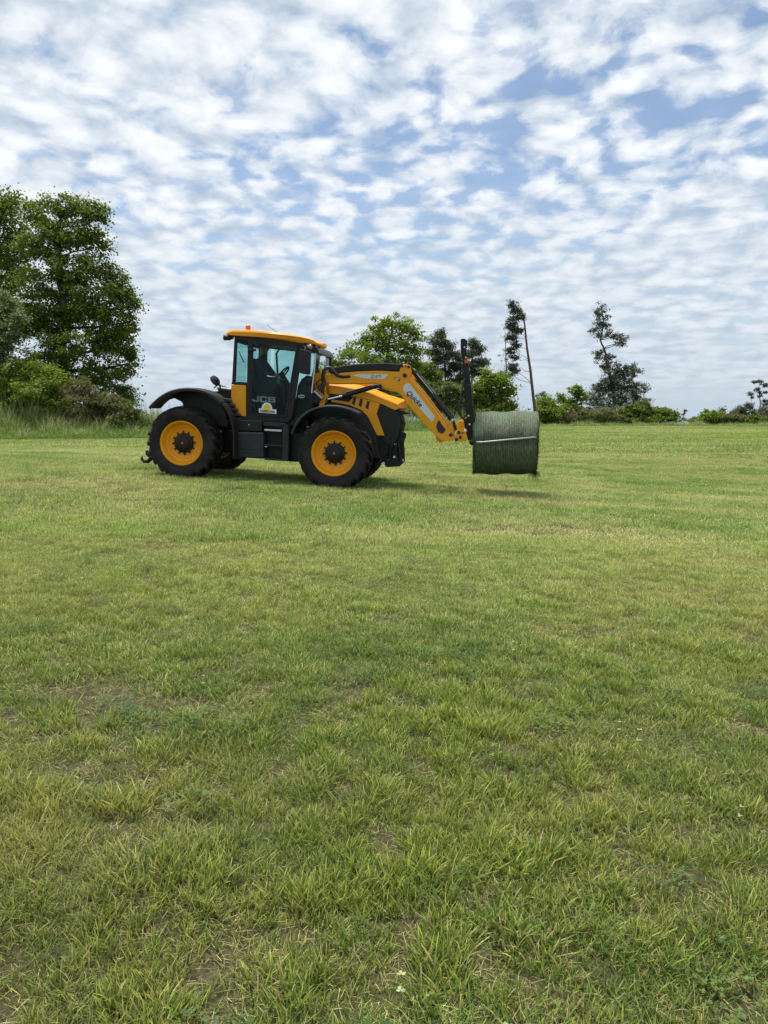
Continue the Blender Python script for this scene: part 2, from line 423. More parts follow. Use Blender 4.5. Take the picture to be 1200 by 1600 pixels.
def scatter(name, pts, scl, rot, pick, coll, label, cat):
    """one stuff object: points that carry instances of the prototype tufts"""
    me = bpy.data.meshes.new(name); n = len(pts)
    me.vertices.add(n); me.vertices.foreach_set('co', np.asarray(pts, dtype=np.float32).reshape(-1))
    for nm, typ, arr, key in (('scl', 'FLOAT_VECTOR', scl, 'vector'), ('rot', 'FLOAT_VECTOR', rot, 'vector'), ('pick', 'INT', pick, 'value')):
        a = me.attributes.new(nm, typ, 'POINT'); a.data.foreach_set(key, np.asarray(arr).reshape(-1))
    o = bpy.data.objects.new(name, me); COL.objects.link(o)
    g = bpy.data.node_groups.new(name + '_nodes', 'GeometryNodeTree')
    g.interface.new_socket('Geometry', in_out='INPUT', socket_type='NodeSocketGeometry')
    g.interface.new_socket('Geometry', in_out='OUTPUT', socket_type='NodeSocketGeometry')
    N = g.nodes; gi = N.new('NodeGroupInput'); go = N.new('NodeGroupOutput')
    ci = N.new('GeometryNodeCollectionInfo'); ci.inputs['Collection'].default_value = coll
    ci.inputs['Separate Children'].default_value = True; ci.inputs['Reset Children'].default_value = True
    ip = N.new('GeometryNodeInstanceOnPoints'); ip.inputs['Pick Instance'].default_value = True
    def attr(nm, typ):
        a = N.new('GeometryNodeInputNamedAttribute'); a.data_type = typ; a.inputs['Name'].default_value = nm; return a.outputs['Attribute']
    g.links.new(gi.outputs[0], ip.inputs['Points']); g.links.new(ci.outputs[0], ip.inputs['Instance'])
    g.links.new(attr('pick', 'INT'), ip.inputs['Instance Index'])
    g.links.new(attr('rot', 'FLOAT_VECTOR'), ip.inputs['Rotation']); g.links.new(attr('scl', 'FLOAT_VECTOR'), ip.inputs['Scale'])
    g.links.new(ip.outputs[0], go.inputs[0])
    md = o.modifiers.new('scatter', 'NODES'); md.node_group = g
    return tag(o, label, cat, kind='stuff')

def frustum_points(y0, y1, density, margin=1.6, slope=0.62):
    area_n = int(((slope * (y1 * y1 - y0 * y0)) + 2 * margin * (y1 - y0)) * density)
    yy = RNG.uniform(y0, y1, area_n * 3); keep = RNG.uniform(0, 1, len(yy)) < (slope * yy + margin) / (slope * y1 + margin)
    yy = yy[keep][:area_n]; xx = RNG.uniform(-1, 1, len(yy)) * (slope * yy + margin)
    return xx, yy

def soil_mask(x, y):
    """0 where the drill rows leave bare soil, 1 where the sward is closed"""
    a = R(-49); u_ = x * math.cos(a) + y * math.sin(a); v_ = -x * math.sin(a) + y * math.cos(a)
    n_ = 0.17 * (0.5 + 0.5 * np.sin(v_ * 25.0 + 5.0 * vnoise(u_ * 0.8, v_ * 1.2, 24))) + 0.30 * vnoise(u_ * 0.7, v_ * 4.8, 21) + 0.37 * vnoise(x * 7.0, y * 7.0, 22) + 0.16 * vnoise(x * 3.0, y * 3.0, 23)
    return np.clip((n_ - 0.26) / 0.17, 0, 1)

def soil_spot(x, y):
    return np.exp(-(((x + 1.50) / 0.30) ** 2 + ((y - 3.75) / 0.26) ** 2)) + 0.7 * np.exp(-(((x + 1.02) / 0.18) ** 2 + ((y - 3.7) / 0.14) ** 2))

def build_grass():
    protos = []; GAIN[0] = 0.86; GAIN[1] = 0.90
    G = {'g': 5, 'd': 2.0, 'y': 2.4, 's': 1.0, 't': 1.4}
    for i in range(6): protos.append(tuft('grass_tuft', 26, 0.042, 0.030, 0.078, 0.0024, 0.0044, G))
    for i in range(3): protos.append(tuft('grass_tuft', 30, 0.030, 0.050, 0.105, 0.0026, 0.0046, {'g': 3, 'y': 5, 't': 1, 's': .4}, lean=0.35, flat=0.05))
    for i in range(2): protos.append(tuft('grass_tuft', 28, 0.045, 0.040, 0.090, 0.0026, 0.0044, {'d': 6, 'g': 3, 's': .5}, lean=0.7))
    for i in range(3): protos.append(tuft('grass_tuft', 18, 0.055, 0.040, 0.095, 0.0016, 0.0032, {'s': 6, 't': 2, 'g': 1}, lean=0.9, flat=0.6))
    GAIN[0] = 1.28; GAIN[1] = 1.1
    for i in range(4): protos.append(tuft('grass_tuft', 30, 0.050, 0.028, 0.070, 0.0024, 0.0044, {'g': 3.5, 'd': 1.2, 'y': 2.2, 's': 2.2, 't': 4}))
    near = proto_collection('near_grass', protos)
    x, y = frustum_points(0.7, 9.5, 1050)
    m = soil_mask(x, y) * (1 - np.clip(soil_spot(x, y) * 1.3, 0, 1)); m = np.maximum(m, np.clip((y - 5) / 4, 0, 1) * 0.8)
    keep = RNG.uniform(0, 1, len(x)) < (0.22 + 0.78 * m) * (1 - 0.85 * np.clip(soil_spot(x, y) * 1.3, 0, 1))
    x, y, m = x[keep], y[keep], m[keep]; n = len(x)
    z = gz(x, y); nf = np.clip(1 - np.hypot(x, y) / 16, 0, 1)
    z = z + nf * (0.05 * (vnoise(x * 1.3, y * 1.3, 3) - 0.5) + 0.03 * (vnoise(x * 4, y * 4, 5) - 0.5))
    kindn = 0.55 * vnoise(x * 1.3, y * 1.3, 31) + 0.45 * vnoise(x * 6, y * 6, 34) + RNG.normal(0, 0.14, n)
    pick = np.where(kindn < 0.34, RNG.integers(9, 11, n), np.where(kindn > 0.70, RNG.integers(6, 9, n), RNG.integers(0, 6, n)))
    pick = np.where((m < 0.35) & (RNG.uniform(0, 1, n) < 0.65), RNG.integers(11, 14, n), pick)
    pick = np.where(RNG.uniform(0, 1, n) < 0.08, RNG.integers(11, 14, n), pick)
    pick = np.where(RNG.uniform(0, 1, n) < np.clip((y - 2.8) / 4.5, 0, 0.92), RNG.integers(14, 18, n), pick)
    s_ = RNG.uniform(0.62, 1.12, n) * (0.38 + 0.40 * vnoise(x * 2.2, y * 2.2, 33) + 0.80 * vnoise(x * 7, y * 7, 22)); sc = np.stack([s_ * RNG.uniform(.9, 1.3, n), s_ * RNG.uniform(.9, 1.3, n), s_ * 0.76], -1)
    rot = np.stack([RNG.normal(0, 0.10, n), RNG.normal(0, 0.10, n), RNG.uniform(0, 6.283, n)], -1)
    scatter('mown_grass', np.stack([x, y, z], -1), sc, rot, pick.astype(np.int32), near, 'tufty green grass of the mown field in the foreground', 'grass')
    # clippings: short dry bits lying on the soil
    lit = proto_collection('clippings', [tuft('clipping', 30, 0.10, 0.02, 0.075, 0.0013, 0.0032, {'s': 4, 't': 3, 'g': 2.5, 'd': 1}, flat=1.0) for _ in range(5)])
    x, y = frustum_points(0.7, 8.0, 85); n = len(x); nf = np.clip(1 - np.hypot(x, y) / 16, 0, 1)
    z = gz(x, y) + nf * (0.05 * (vnoise(x * 1.3, y * 1.3, 3) - 0.5) + 0.03 * (vnoise(x * 4, y * 4, 5) - 0.5)) + 0.014
    sc = np.stack([RNG.uniform(.7, 1.1, n)] * 2 + [RNG.uniform(.6, 1.8, n)], -1)
    rot = np.stack([RNG.normal(0, .05, n), RNG.normal(0, .05, n), RNG.uniform(0, 6.28, n)], -1)
    scatter('grass_clippings', np.stack([x, y, z], -1), sc, rot, RNG.integers(0, 5, n).astype(np.int32), lit, 'dry grass clippings lying between the foreground tufts', 'clippings')
    # middle distance: wider patches
    GAIN[0] = 1.0
    GAIN[0] = 1.34; GAIN[1] = 1.22
    M = {'g': 3.2, 'd': 1.4, 'y': 2.6, 's': 2.6, 't': 4.2}
    mid = proto_collection('middle_grass', [tuft('grass_patch', 170, 0.22, 0.03, 0.085, 0.0042, 0.008, M) for _ in range(4)] +
                           [tuft('grass_patch', 150, 0.22, 0.04, 0.095, 0.0042, 0.008, {'g': 4, 'd': 3, 'y': 1, 's': .5}) for _ in range(2)] +
                           [tuft('grass_patch', 100, 0.24, 0.03, 0.08, 0.005, 0.008, {'t': 4, 's': 4, 'y': 2}) for _ in range(2)])
    x, y = frustum_points(8.3, 30, 46, 3.0); n = len(x)
    row = vnoise((x * 0.25 + y * 0.02), y * 1.1, 41); kn = 0.5 * row + 0.5 * vnoise(x * 0.8, y * 0.8, 42) + RNG.normal(0, 0.1, n)
    pick = np.where(kn < 0.38, RNG.integers(4, 6, n), np.where(kn > 0.64, RNG.integers(6, 8, n), RNG.integers(0, 4, n)))
    s_ = RNG.uniform(0.75, 1.2, n); zz = s_ * (0.6 + 0.6 * vnoise(x * 1.1, y * 1.1, 43))
    rot = np.stack([RNG.normal(0, 0.05, n), RNG.normal(0, 0.05, n), RNG.uniform(0, 6.283, n)], -1)
    scatter('mown_grass', np.stack([x, y, gz(x, y)], -1), np.stack([s_, s_, zz], -1), rot, pick.astype(np.int32), mid, 'pale short grass of the mown field around the tractor', 'grass')
    far = proto_collection('distant_grass', [tuft('grass_swathe', 150, 0.75, 0.04, 0.10, 0.014, 0.026, M) for _ in range(4)] +
                           [tuft('grass_swathe', 150, 0.75, 0.05, 0.11, 0.014, 0.026, {'g': 4, 'd': 2, 'y': 2}) for _ in range(2)])
    x, y = frustum_points(28, 118, 3.6, 6.0); n = len(x)
    row = vnoise(x * 0.08, y * 0.55, 51) + RNG.normal(0, 0.12, n)
    pick = np.where(row < 0.42, RNG.integers(4, 6, n), RNG.integers(0, 4, n)); s_ = RNG.uniform(0.8, 1.3, n)
    rot = np.stack([np.zeros(n), np.zeros(n), RNG.uniform(0, 6.283, n)], -1)
    scatter('mown_grass', np.stack([x, y, gz(x, y)], -1), np.stack([s_, s_, s_ * RNG.uniform(.6, 1.2, n)], -1), rot, pick.astype(np.int32), far, 'distant strip of mown grass running up to the trees', 'grass')

def build_clover():
    """low broad-leaved weeds between the grass"""
    def leafcluster(n, rad, size, cols, height):
        V, F, Cc = [], [], []
        for _ in range(n):
            rr = rad * math.sqrt(random.random()); a = random.uniform(0, 6.28); c = Vector((rr * math.cos(a), rr * math.sin(a), random.uniform(0.3, 1) * height))
            cc = tuple(x * random.uniform(0.8, 1.25) for x in random.choice(cols)) + (1,)
            for k in range(3):
                t = a + k * 2.094; d = Vector((math.cos(t), math.sin(t), random.uniform(-0.1, 0.5))).normalized(); s_ = d.cross(Vector((0, 0, 1))).normalized()
                L = size * random.uniform(0.7, 1.2); b = len(V)
                for (i, j) in ((0, 0), (.45, .42), (.9, .38), (1.0, 0), (.9, -.38), (.45, -.42)):
                    V.append(tuple(c + d * L * i + s_ * L * j)); Cc.append(cc)
                F.append(tuple(range(b, b + 6)))
        me = bpy.data.meshes.new('clover'); me.from_pydata(V, [], F)
        ca = me.color_attributes.new('bcol', 'FLOAT_COLOR', 'POINT'); ca.data.foreach_set('color', np.array(Cc, dtype=np.float32).reshape(-1))
        me.materials.append(GRASSM); return bpy.data.objects.new('clover', me)
    dark = [(0.05, 0.105, 0.03), (0.065, 0.12, 0.03)]; light = [(0.16, 0.22, 0.04), (0.21, 0.26, 0.05)]; pale = [(0.30, 0.33, 0.14), (0.40, 0.40, 0.25)]
    cc = proto_collection('clover', [leafcluster(44, 0.11, 0.0085, dark, 0.065), leafcluster(34, 0.09, 0.010, dark, 0.07), leafcluster(4, 0.03, 0.014, light, 0.09), leafcluster(2, 0.012, 0.013, pale, 0.12)])
    x, y = frustum_points(1.0, 7.5, 13)
    keep = vnoise(x * 0.9, y * 0.9, 61) + RNG.normal(0, 0.12, len(x)) > 0.56
    x, y = x[keep], y[keep]; n = len(x)
    pick = RNG.choice([0, 1, 2, 3], n, p=[.52, .38, .05, .05]); s_ = RNG.uniform(0.75, 1.2, n)
    rot = np.stack([np.zeros(n), np.zeros(n), RNG.uniform(0, 6.28, n)], -1)
    scatter('clover', np.stack([x, y, gz(x, y)], -1), np.stack([s_, s_, s_], -1), rot, pick.astype(np.int32), cc, 'dark clover patches among the foreground grass', 'clover')

def build_verge():
    V = {'g': 5, 'd': 3, 'y': 1.5, 's': 1.2}
    pr = [tuft('verge_tuft', 70, 0.42, 0.35, 0.95, 0.014, 0.026, V, lean=0.35, mat=VERGEM, flat=0.02) for _ in range(4)]
    pr += [tuft('verge_tuft', 50, 0.38, 0.7, 1.5, 0.012, 0.02, {'s': 3, 't': 3, 'g': 2}, lean=0.3, mat=VERGEM, flat=0.02) for _ in range(2)]
    coll = proto_collection('verge_grass', pr)
    def band(name, segs, dens, depth, hs, label):
        P_, S_, K_ = [], [], []
        for (pxa, da), (pxb, db) in zip(segs[:-1], segs[1:]):
            a = Vector(((pxa - 600) / FPX * da, da)); b = Vector(((pxb - 600) / FPX * db, db)); L = (b - a).length; n = int(L * depth * dens)
            for _ in range(n):
                t = random.random(); q = random.random(); p = a.lerp(b, t); y_ = p.y + q * depth + random.gauss(0, 0.12); x_ = p.x * y_ / p.y
                P_.append((x_, y_, float(gz(x_, y_)))); h = hs * (0.22 + 0.95 * min(1, q * 1.3)) * random.uniform(0.5, 1.3) * (0.6 + 0.8 * float(vnoise(np.array(x_ * 0.7), np.array(y_ * 0.7), 71)))
                S_.append((random.uniform(.9, 1.3), random.uniform(.9, 1.3), h)); K_.append(random.choice((0, 1, 2, 3)) if random.random() < 1.05 - 0.5 * q else random.choice((4, 5)))
        n = len(P_); rot = np.zeros((n, 3)); rot[:, 2] = RNG.uniform(0, 6.28, n)
        scatter(name, np.array(P_), np.array(S_), rot, np.array(K_, dtype=np.int32), coll, label, 'tall grass')
    band('tall_grass', [(-90, 42), (120, 43.5), (245, 46), (420, 52)], 15, 4.8, 1.15, 'unmown tall grass strip under the oaks at left')
    band('tall_grass', [(420, 56), (560, 60), (740, 66), (830, 72)], 6, 5.0, 1.25, 'unmown grass bank behind the loader arm and bale')
    band('tall_grass', [(830, 88), (1020, 92), (1260, 84)], 4, 3.0, 0.5, 'thin rough grass along the far right field edge')
build_grass(); build_clover(); build_verge()


# ------------------------------------------------------------------ trees
def crown_quads(blobs, base, style, leaves_total, size, clump_r):
    areas = np.array([b[1] * b[2] for b in blobs]); areas = areas / areas.sum()
    out = []; clumps = []
    for (c, rx, rz, ry), fr in zip([(b[0], b[1], b[2], b[1] * 0.9) for b in blobs], areas):
        nl = int(leaves_total * fr); per = 64 if style != 'pine' else 34
        nc = max(3, nl // per)
        d = RNG.normal(size=(nc, 3)); d /= np.linalg.norm(d, axis=1)[:, None]
        rad = RNG.uniform(0.25, 1.0, nc) ** 0.5
        cc = np.array(c) + d * rad[:, None] * np.array([rx, ry, rz]) * np.where(RNG.uniform(0, 1, (nc, 1)) < 0.16, RNG.uniform(1.1, 1.42, (nc, 1)), RNG.uniform(0.72, 1.1, (nc, 1)))
        clumps.append(cc)
        idx = np.repeat(np.arange(nc), per); n = len(idx)
        cr = clump_r * RNG.uniform(0.55, 1.25, nc)
        off = RNG.normal(0, 0.5, (n, 3)) * cr[idx][:, None] * np.array([1, 1, 0.6 if style != 'pine' else 0.62])
        p = cc[idx] + off
        nr = RNG.normal(size=(n, 3)) * 0.8 + np.array([0, 0, 0.75]) + d[idx] * 0.6
        nr /= np.linalg.norm(nr, axis=1)[:, None]
        if style == 'pine':
            a = RNG.normal(size=(n, 3)) + d[idx] * 0.7 + np.array([0, 0, 0.5]); a /= np.linalg.norm(a, axis=1)[:, None]
        else:
            a = RNG.normal(size=(n, 3))
        a -= nr * (a * nr).sum(1)[:, None]; a /= np.maximum(np.linalg.norm(a, axis=1), 1e-4)[:, None]
        b_ = np.cross(nr, a)
        L = (size * RNG.uniform(0.45, 1.5, n))[:, None]; wd = L * (0.80 if style != 'pine' else 0.26)
        q = np.stack([p - a * L * 0.5, p + b_ * wd * 0.5, p + a * L * 0.5, p - b_ * wd * 0.5], 1)
        out.append(q)
    return np.concatenate(out) - np.array(base), clumps

def wob(p, q, n, amp):
    p = Vector(p); q = Vector(q); r = []
    for i in range(n + 1):
        t = i / n; v_ = p.lerp(q, t)
        if 0 < i < n: v_ = v_ + Vector((random.gauss(0, amp), random.gauss(0, amp), random.gauss(0, amp * .6)))
        r.append(v_)
    return r

def tree(name, label, group, dist, trunk, r0, blobs, lmat, leaves, size, style='broad', bark=None, clump=0.5, cat='tree', limbs=True, sub=2, dspread=0.6, limb=0.5):
    k = dist / FPX
    pts = [W(px, py, dist) for px, py in trunk]
    base = pts[0].copy(); base.z = float(gz(base.x, base.y)) - 0.1; pts[0] = base.copy()
    if len(pts) > 1 and pts[1].z <= base.z: pts[1].z = base.z + 0.3
    root = empty(name, base); tag(root, label, cat, group)
    bl = []
    if group == 'bushes and small trees on the right skyline' and cat == 'bush': blobs = [(a, b, c * 1.35, d * 1.3) for a, b, c, d in blobs]; leaves = int(leaves * 1.5)
    for (px, py, rx, ry) in blobs:
        dd = dist + random.uniform(-1, 1) * dspread * rx * k
        bl.append((tuple(W(px, py, dd)), rx * k, ry * k))
    q, clumps = crown_quads(bl, base, style, leaves, size, clump)
    m = MB()
    path = [p - base for p in pts]
    fine_ = []
    for a, b in zip(path[:-1], path[1:]): fine_ += wob(a, b, 3, r0 * 0.25)[:-1]
    fine_.append(path[-1]); nf = len(fine_)
    m.tube(fine_, [r0 * (1.25 if i == 0 else 1.0) * (1 - 0.82 * i / (nf - 1)) for i in range(nf)], 9)
    if limbs:
        for (c, rx, rz), cl in zip(bl, clumps):
            c = Vector(c) - base
            cand = [(i, p) for i, p in enumerate(fine_) if p.z < c.z - 0.15 * rx] or [(0, fine_[0])]
            i, p = min(cand, key=lambda t: (t[1] - c).length + 0.25 * abs(t[1].z - c.z))
            lr = r0 * (1 - 0.82 * i / (nf - 1)) * limb
            pp = wob(p, c, 4, 0.06 * (c - p).length)
            m.tube(pp, [lr * (1 - 0.7 * t / 4) for t in range(5)], 6)
            for j in range(min(sub * 3, len(cl))):
                e = Vector(cl[random.randrange(len(cl))]) - base; s_ = pp[random.randint(2, 4)]
                m.tube(wob(s_, e, 3, 0.07 * (e - s_).length), [lr * 0.3, lr * 0.22, lr * 0.15, lr * 0.06], 4)
    m.build('trunk', bark or BARK, root, smooth=True)
    link('crown', quads_mesh('crown', q), lmat, root)
    return root

def build_trees():
    OK_ = 'oaks at the left field edge'
    tree('oak_tree', 'tall spreading oak with visible dark trunk, right of the two oaks at left', OK_, 53,
         [(97, 672), (98, 600), (97, 540), (100, 470), (92, 400), (96, 335)], 0.42,
         [(95, 322, 30, 20), (138, 328, 22, 16), (55, 335, 24, 20), (158, 335, 12, 14), (110, 362, 44, 24), (60, 385, 36, 28), (148, 385, 22, 22), (120, 420, 44, 24),
          (170, 428, 24, 20), (188, 458, 24, 20), (203, 474, 16, 14), (70, 450, 46, 30), (150, 470, 44, 26), (110, 485, 40, 24), (160, 508, 40, 22), (196, 505, 20, 20), (80, 505, 36, 28),  (40, 500, 36, 30), (180, 535, 36, 20), (120, 545, 52, 26),
          (202, 568, 16, 26), (66, 575, 50, 30), (160, 590, 48, 28), (196, 622, 20, 24), (110, 630, 52, 30), (60, 640, 40, 28), (170, 645, 40, 22), (222, 655, 12, 8)], OAKL, 84000, 0.155, clump=0.6)
    tree('oak_tree', 'oak cut off by the left edge of the picture, behind the pale bush', OK_, 56,
         [(-10, 672), (-8, 560), (-14, 450), (-10, 350)], 0.4,
         [(12, 306, 16, 10), (2, 328, 26, 20), (-30, 330, 36, 30), (14, 362, 26, 26), (-30, 390, 50, 40), (20, 410, 24, 28), (-5, 450, 40, 34), (-50, 470, 50, 50), (0, 510, 44, 40), (-50, 570, 56, 50), (10, 590, 50, 44), (0, 640, 50, 30)],
         OAKL, 56000, 0.17, clump=0.66)
    SH = 'bushes along the left field edge'
    tree('bush', 'pale grey-green bush at the left edge below the oak crown', SH, 49.0, [(8, 682), (6, 600), (4, 500)], 0.12,
         [(8, 478, 22, 24), (28, 500, 14, 16), (-15, 500, 26, 36), (10, 528, 24, 24), (-20, 560, 34, 40)], PALEL, 20000, 0.125, clump=0.42, cat='bush')
    tree('bush', 'bright green rounded bush left of the oak trunk', SH, 48.0, [(62, 684), (58, 640), (60, 600)], 0.12,
         [(68, 582, 22, 14), (44, 572, 22, 18), (84, 600, 16, 16), (55, 610, 34, 22), (20, 605, 30, 30), (78, 632, 26, 20), (40, 648, 40, 24), (0, 640, 36, 34), (70, 662, 34, 18), (20, 668, 40, 16)], OAKB, 34000, 0.125, clump=0.44, cat='bush')
    tree('bush', 'dry purplish twiggy bush under the oak', SH, 47.2, [(126, 684), (124, 640), (124, 605)], 0.07,
         [(125, 600, 22, 12), (112, 614, 22, 12), (138, 616, 20, 14), (126, 634, 32, 18)], DRYL, 5000, 0.10, bark=TWIG, clump=0.35, cat='bush', sub=26)
    tree('bush', 'low mixed scrub in front of the oak on its right', SH, 48.2, [(170, 684), (170, 650), (172, 632)], 0.06,
         [(165, 628, 26, 16), (190, 640, 22, 14), (150, 645, 26, 16), (206, 650, 14, 10), (120, 655, 30, 16), (80, 660, 26, 12), (140, 668, 34, 12), (185, 664, 30, 14), (218, 662, 14, 10)], DRYL, 26000, 0.11, clump=0.36, cat='bush', sub=6)

    MG = 'broadleaf trees behind the tractor'
    tree('broadleaf_tree', 'largest broadleaf tree, behind the cab and loader arm', MG, 75, [(600, 676), (602, 600), (606, 550), (612, 505)], 0.34,
         [(612, 502, 22, 12), (638, 512, 18, 14), (590, 515, 18, 13), (652, 528, 11, 11), (572, 534, 20, 13), (610, 532, 34, 20), (642, 545, 18, 16), (548, 550, 18, 13), (531, 562, 12, 9), (585, 560, 36, 20),
          (626, 570, 34, 20), (540, 585, 34, 22), (600, 600, 46, 24), (648, 590, 18, 24), (560, 620, 44, 26), (620, 630, 40, 24), (510, 610, 26, 30), (514, 574, 12, 10), (503, 588, 12, 12)], OAKB, 30000, 0.22, clump=0.7)
    tree('broadleaf_tree', 'small round broadleaf tree between the mast and the leaning pine', MG, 72, [(772, 676), (770, 640), (768, 600)], 0.2,
         [(764, 586, 14, 10), (778, 594, 16, 13), (752, 602, 16, 14), (794, 610, 10, 12), (772, 615, 28, 18), (745, 628, 22, 16), (785, 634, 20, 16), (762, 648, 36, 18)], OAKB, 16000, 0.20, clump=0.58)
    tree('broadleaf_tree', 'dark bushy broadleaf tree just left of the mast', MG, 80, [(665, 676), (664, 630), (662, 590)], 0.2,
         [(662, 578, 18, 12), (648, 594, 14, 16), (680, 592, 14, 14), (666, 612, 28, 20), (650, 636, 20, 20)], OAKL, 14000, 0.21, clump=0.66)
    BU = 'shrubs along the back of the field'
    tree('bush', 'olive green rounded shrub behind the mast foot', BU, 74, [(705, 676), (704, 650), (706, 625)], 0.1,
         [(706, 612, 26, 14), (685, 622, 22, 14), (725, 624, 18, 16), (704, 640, 36, 16)], PALEL if False else DRYL, 15000, 0.18, clump=0.55, cat='bush')
    tree('bush', 'low dark shrub between the bonnet and the loader arm', BU, 70, [(628, 676), (628, 660), (630, 640)], 0.08,
         [(630, 636, 12, 10), (645, 640, 14, 10), (615, 645, 16, 12)], OAKB, 5000, 0.17, clump=0.5, cat='bush')

    PG = 'pines behind the tractor'
    P_ = dict(style='pine', bark=PBARK, dspread=0.9)
    tree('pine_tree', 'broad-topped pine left of the mast', PG, 88, [(694, 672), (696, 620), (695, 570), (690, 520)], 0.2,
         [(688, 521, 9, 6), (684, 534, 14, 7), (699, 540, 12, 6), (678, 549, 12, 6), (706, 554, 14, 6), (690, 562, 16, 6), (674, 573, 12, 6), (712, 572, 13, 6), (692, 582, 15, 7), (680, 598, 11, 6), (705, 598, 12, 6)], PINER, 13000, 0.32, clump=0.55, **P_)
    tree('pine_tree', 'pine with tiered crown right of the mast', PG, 88, [(735, 672), (737, 610), (738, 570), (740, 535)], 0.18,
         [(739, 536, 8, 6), (746, 548, 11, 6), (733, 552, 10, 6), (752, 566, 12, 6), (736, 570, 12, 6), (745, 582, 13, 5), (722, 590, 10, 6)], PINEL, 8500, 0.32, clump=0.55, **P_)
    tree('pine_tree', 'thin pine deep behind the mast', PG, 95, [(718, 670), (718, 620), (720, 570)], 0.15,
         [(720, 560, 9, 7), (714, 574, 10, 6), (726, 584, 9, 6), (716, 600, 11, 6), (664, 590, 8, 6)], PINER, 3200, 0.34, clump=0.5, **P_)
    RP = 'pines on the right skyline'
    tree('pine_tree', 'leaning pine with a bare trunk above the bale', RP, 82, [(840, 676), (836, 640), (829, 580), (822, 530), (817, 493), (803, 474)], 0.21,
         [(800, 476, 6, 5), (806, 485, 8, 5), (814, 494, 8, 4), (804, 499, 9, 5), (800, 510, 8, 6), (808, 516, 8, 5), (799, 527, 8, 6), (806, 538, 7, 5), (799, 549, 8, 5), (803, 560, 7, 4), (798, 574, 10, 5), (806, 580, 8, 3), (796, 586, 8, 3)], PINEL, 7500, 0.28, limb=0.2, clump=0.42, **P_)
    tree('dead_tree', 'thin bare dead trunk left of the leaning pine', None, 84, [(793, 676), (792, 600), (790, 550), (789, 513)], 0.11,
         [(788, 530, 4, 8), (785, 553, 6, 10), (795, 560, 6, 12), (787, 580, 5, 8)], PINEL, 200, 0.2, style='pine', bark=TWIG, clump=0.3, sub=5)
    tree('pine_tree', 'tall crooked pine, tallest tree on the right', RP, 104, [(960, 668), (958, 610), (951, 578), (946, 552), (938, 531), (943, 505), (940, 478)], 0.24,
         [(940, 477, 5, 5), (938, 486, 10, 6), (943, 494, 11, 6), (935, 502, 12, 6), (944, 510, 11, 6), (930, 516, 10, 5), (937, 524, 12, 5), (955, 521, 10, 5), (962, 526, 11, 4), (973, 531, 12, 5), (966, 538, 11, 4), (938, 551, 12, 5), (934, 559, 9, 4),
          (953, 557, 11, 5), (950, 570, 15, 8), (978, 576, 22, 9), (966, 585, 24, 9), (992, 583, 14, 6), (955, 596, 21, 9), (978, 600, 27, 9), (998, 606, 16, 8), (940, 606, 18, 9), (965, 614, 36, 10), (930, 620, 16, 8), (948, 628, 36, 10), (985, 622, 27, 9), (1000, 628, 14, 8), (965, 642, 48, 14)], PINEL, 24000, 0.34, clump=0.5, **P_)
    tree('pine_tree', 'small flat-topped pine near the right picture edge', RP, 118, [(1189, 668), (1188, 630), (1186, 600)], 0.13,
         [(1184, 597, 8, 4), (1193, 602, 8, 4), (1182, 608, 5, 3), (1192, 613, 7, 3), (1187, 620, 4, 2), (1197, 629, 5, 6)], PINEL, 1900, 0.34, clump=0.35, **P_)
    tree('pine_tree', 'thin pine sapling with a tiny tuft, left of the flat-topped pine', RP, 120, [(1178, 668), (1176, 640), (1173, 616)], 0.08,
         [(1172, 615, 4, 3), (1176, 622, 2, 2)], PINEL, 300, 0.32, clump=0.3, **P_)
    RB = 'bushes and small trees on the right skyline'
    tree('bush', 'bright yellow-green bush just right of the bale', RB, 96, [(858, 672), (857, 655), (856, 635)], 0.1,
         [(855, 630, 10, 8), (848, 642, 12, 10), (866, 645, 12, 10), (856, 655, 20, 10)], OAKB, 9000, 0.21, clump=0.55, cat='bush')
    tree('small_tree', 'small dark pine behind the yellow-green bush by the bale', RB, 104, [(846, 670), (846, 640), (846, 618)], 0.1,
         [(846, 618, 9, 6), (840, 628, 8, 6), (854, 630, 8, 6), (822, 650, 12, 8)], PINEL, 1800, 0.34, style='pine', clump=0.4)
    tree('small_tree', 'slim light green tree with two pointed tops left of the crooked pine', RB, 98, [(892, 672), (892, 640), (900, 610)], 0.12,
         [(900, 610, 9, 7), (876, 622, 6, 8), (908, 620, 10, 8), (892, 632, 16, 10), (872, 642, 12, 10), (905, 645, 18, 10), (885, 655, 24, 9)], OAKB, 13000, 0.21, clump=0.5)
    tree('bush', 'grey-green scrub at the foot of the crooked pine', RB, 97, [(925, 672), (925, 660), (925, 645)], 0.08,
         [(915, 652, 18, 9), (940, 652, 18, 10), (960, 656, 18, 8), (895, 658, 16, 7)], DRYL, 10000, 0.2, clump=0.5, cat='bush')
    tree('bush', 'mid green bush right of the crooked pine', RB, 99, [(998, 672), (998, 655), (998, 640)], 0.1,
         [(996, 640, 15, 9), (1012, 648, 12, 9), (982, 650, 14, 10), (1000, 658, 22, 7)], OAKL, 9500, 0.21, clump=0.55, cat='bush')
    tree('bush', 'flat-topped green thicket at the end of the right tree group', RB, 108, [(1035, 672), (1035, 655), (1034, 645)], 0.1,
         [(1026, 646, 12, 6), (1042, 646, 11, 6), (1036, 654, 18, 8), (1020, 657, 10, 7)], OAKL, 9000, 0.21, clump=0.5, cat='bush')
    tree('small_tree', 'sparse wispy conifer standing alone in the gap', RB, 112, [(1068, 670), (1068, 650), (1070, 637)], 0.07,
         [(1070, 641, 2, 3), (1069, 648, 4, 3), (1060, 650, 3, 4), (1070, 656, 6, 3), (1060, 659, 5, 3)], PINEL, 700, 0.3, style='pine', clump=0.28, sub=4)
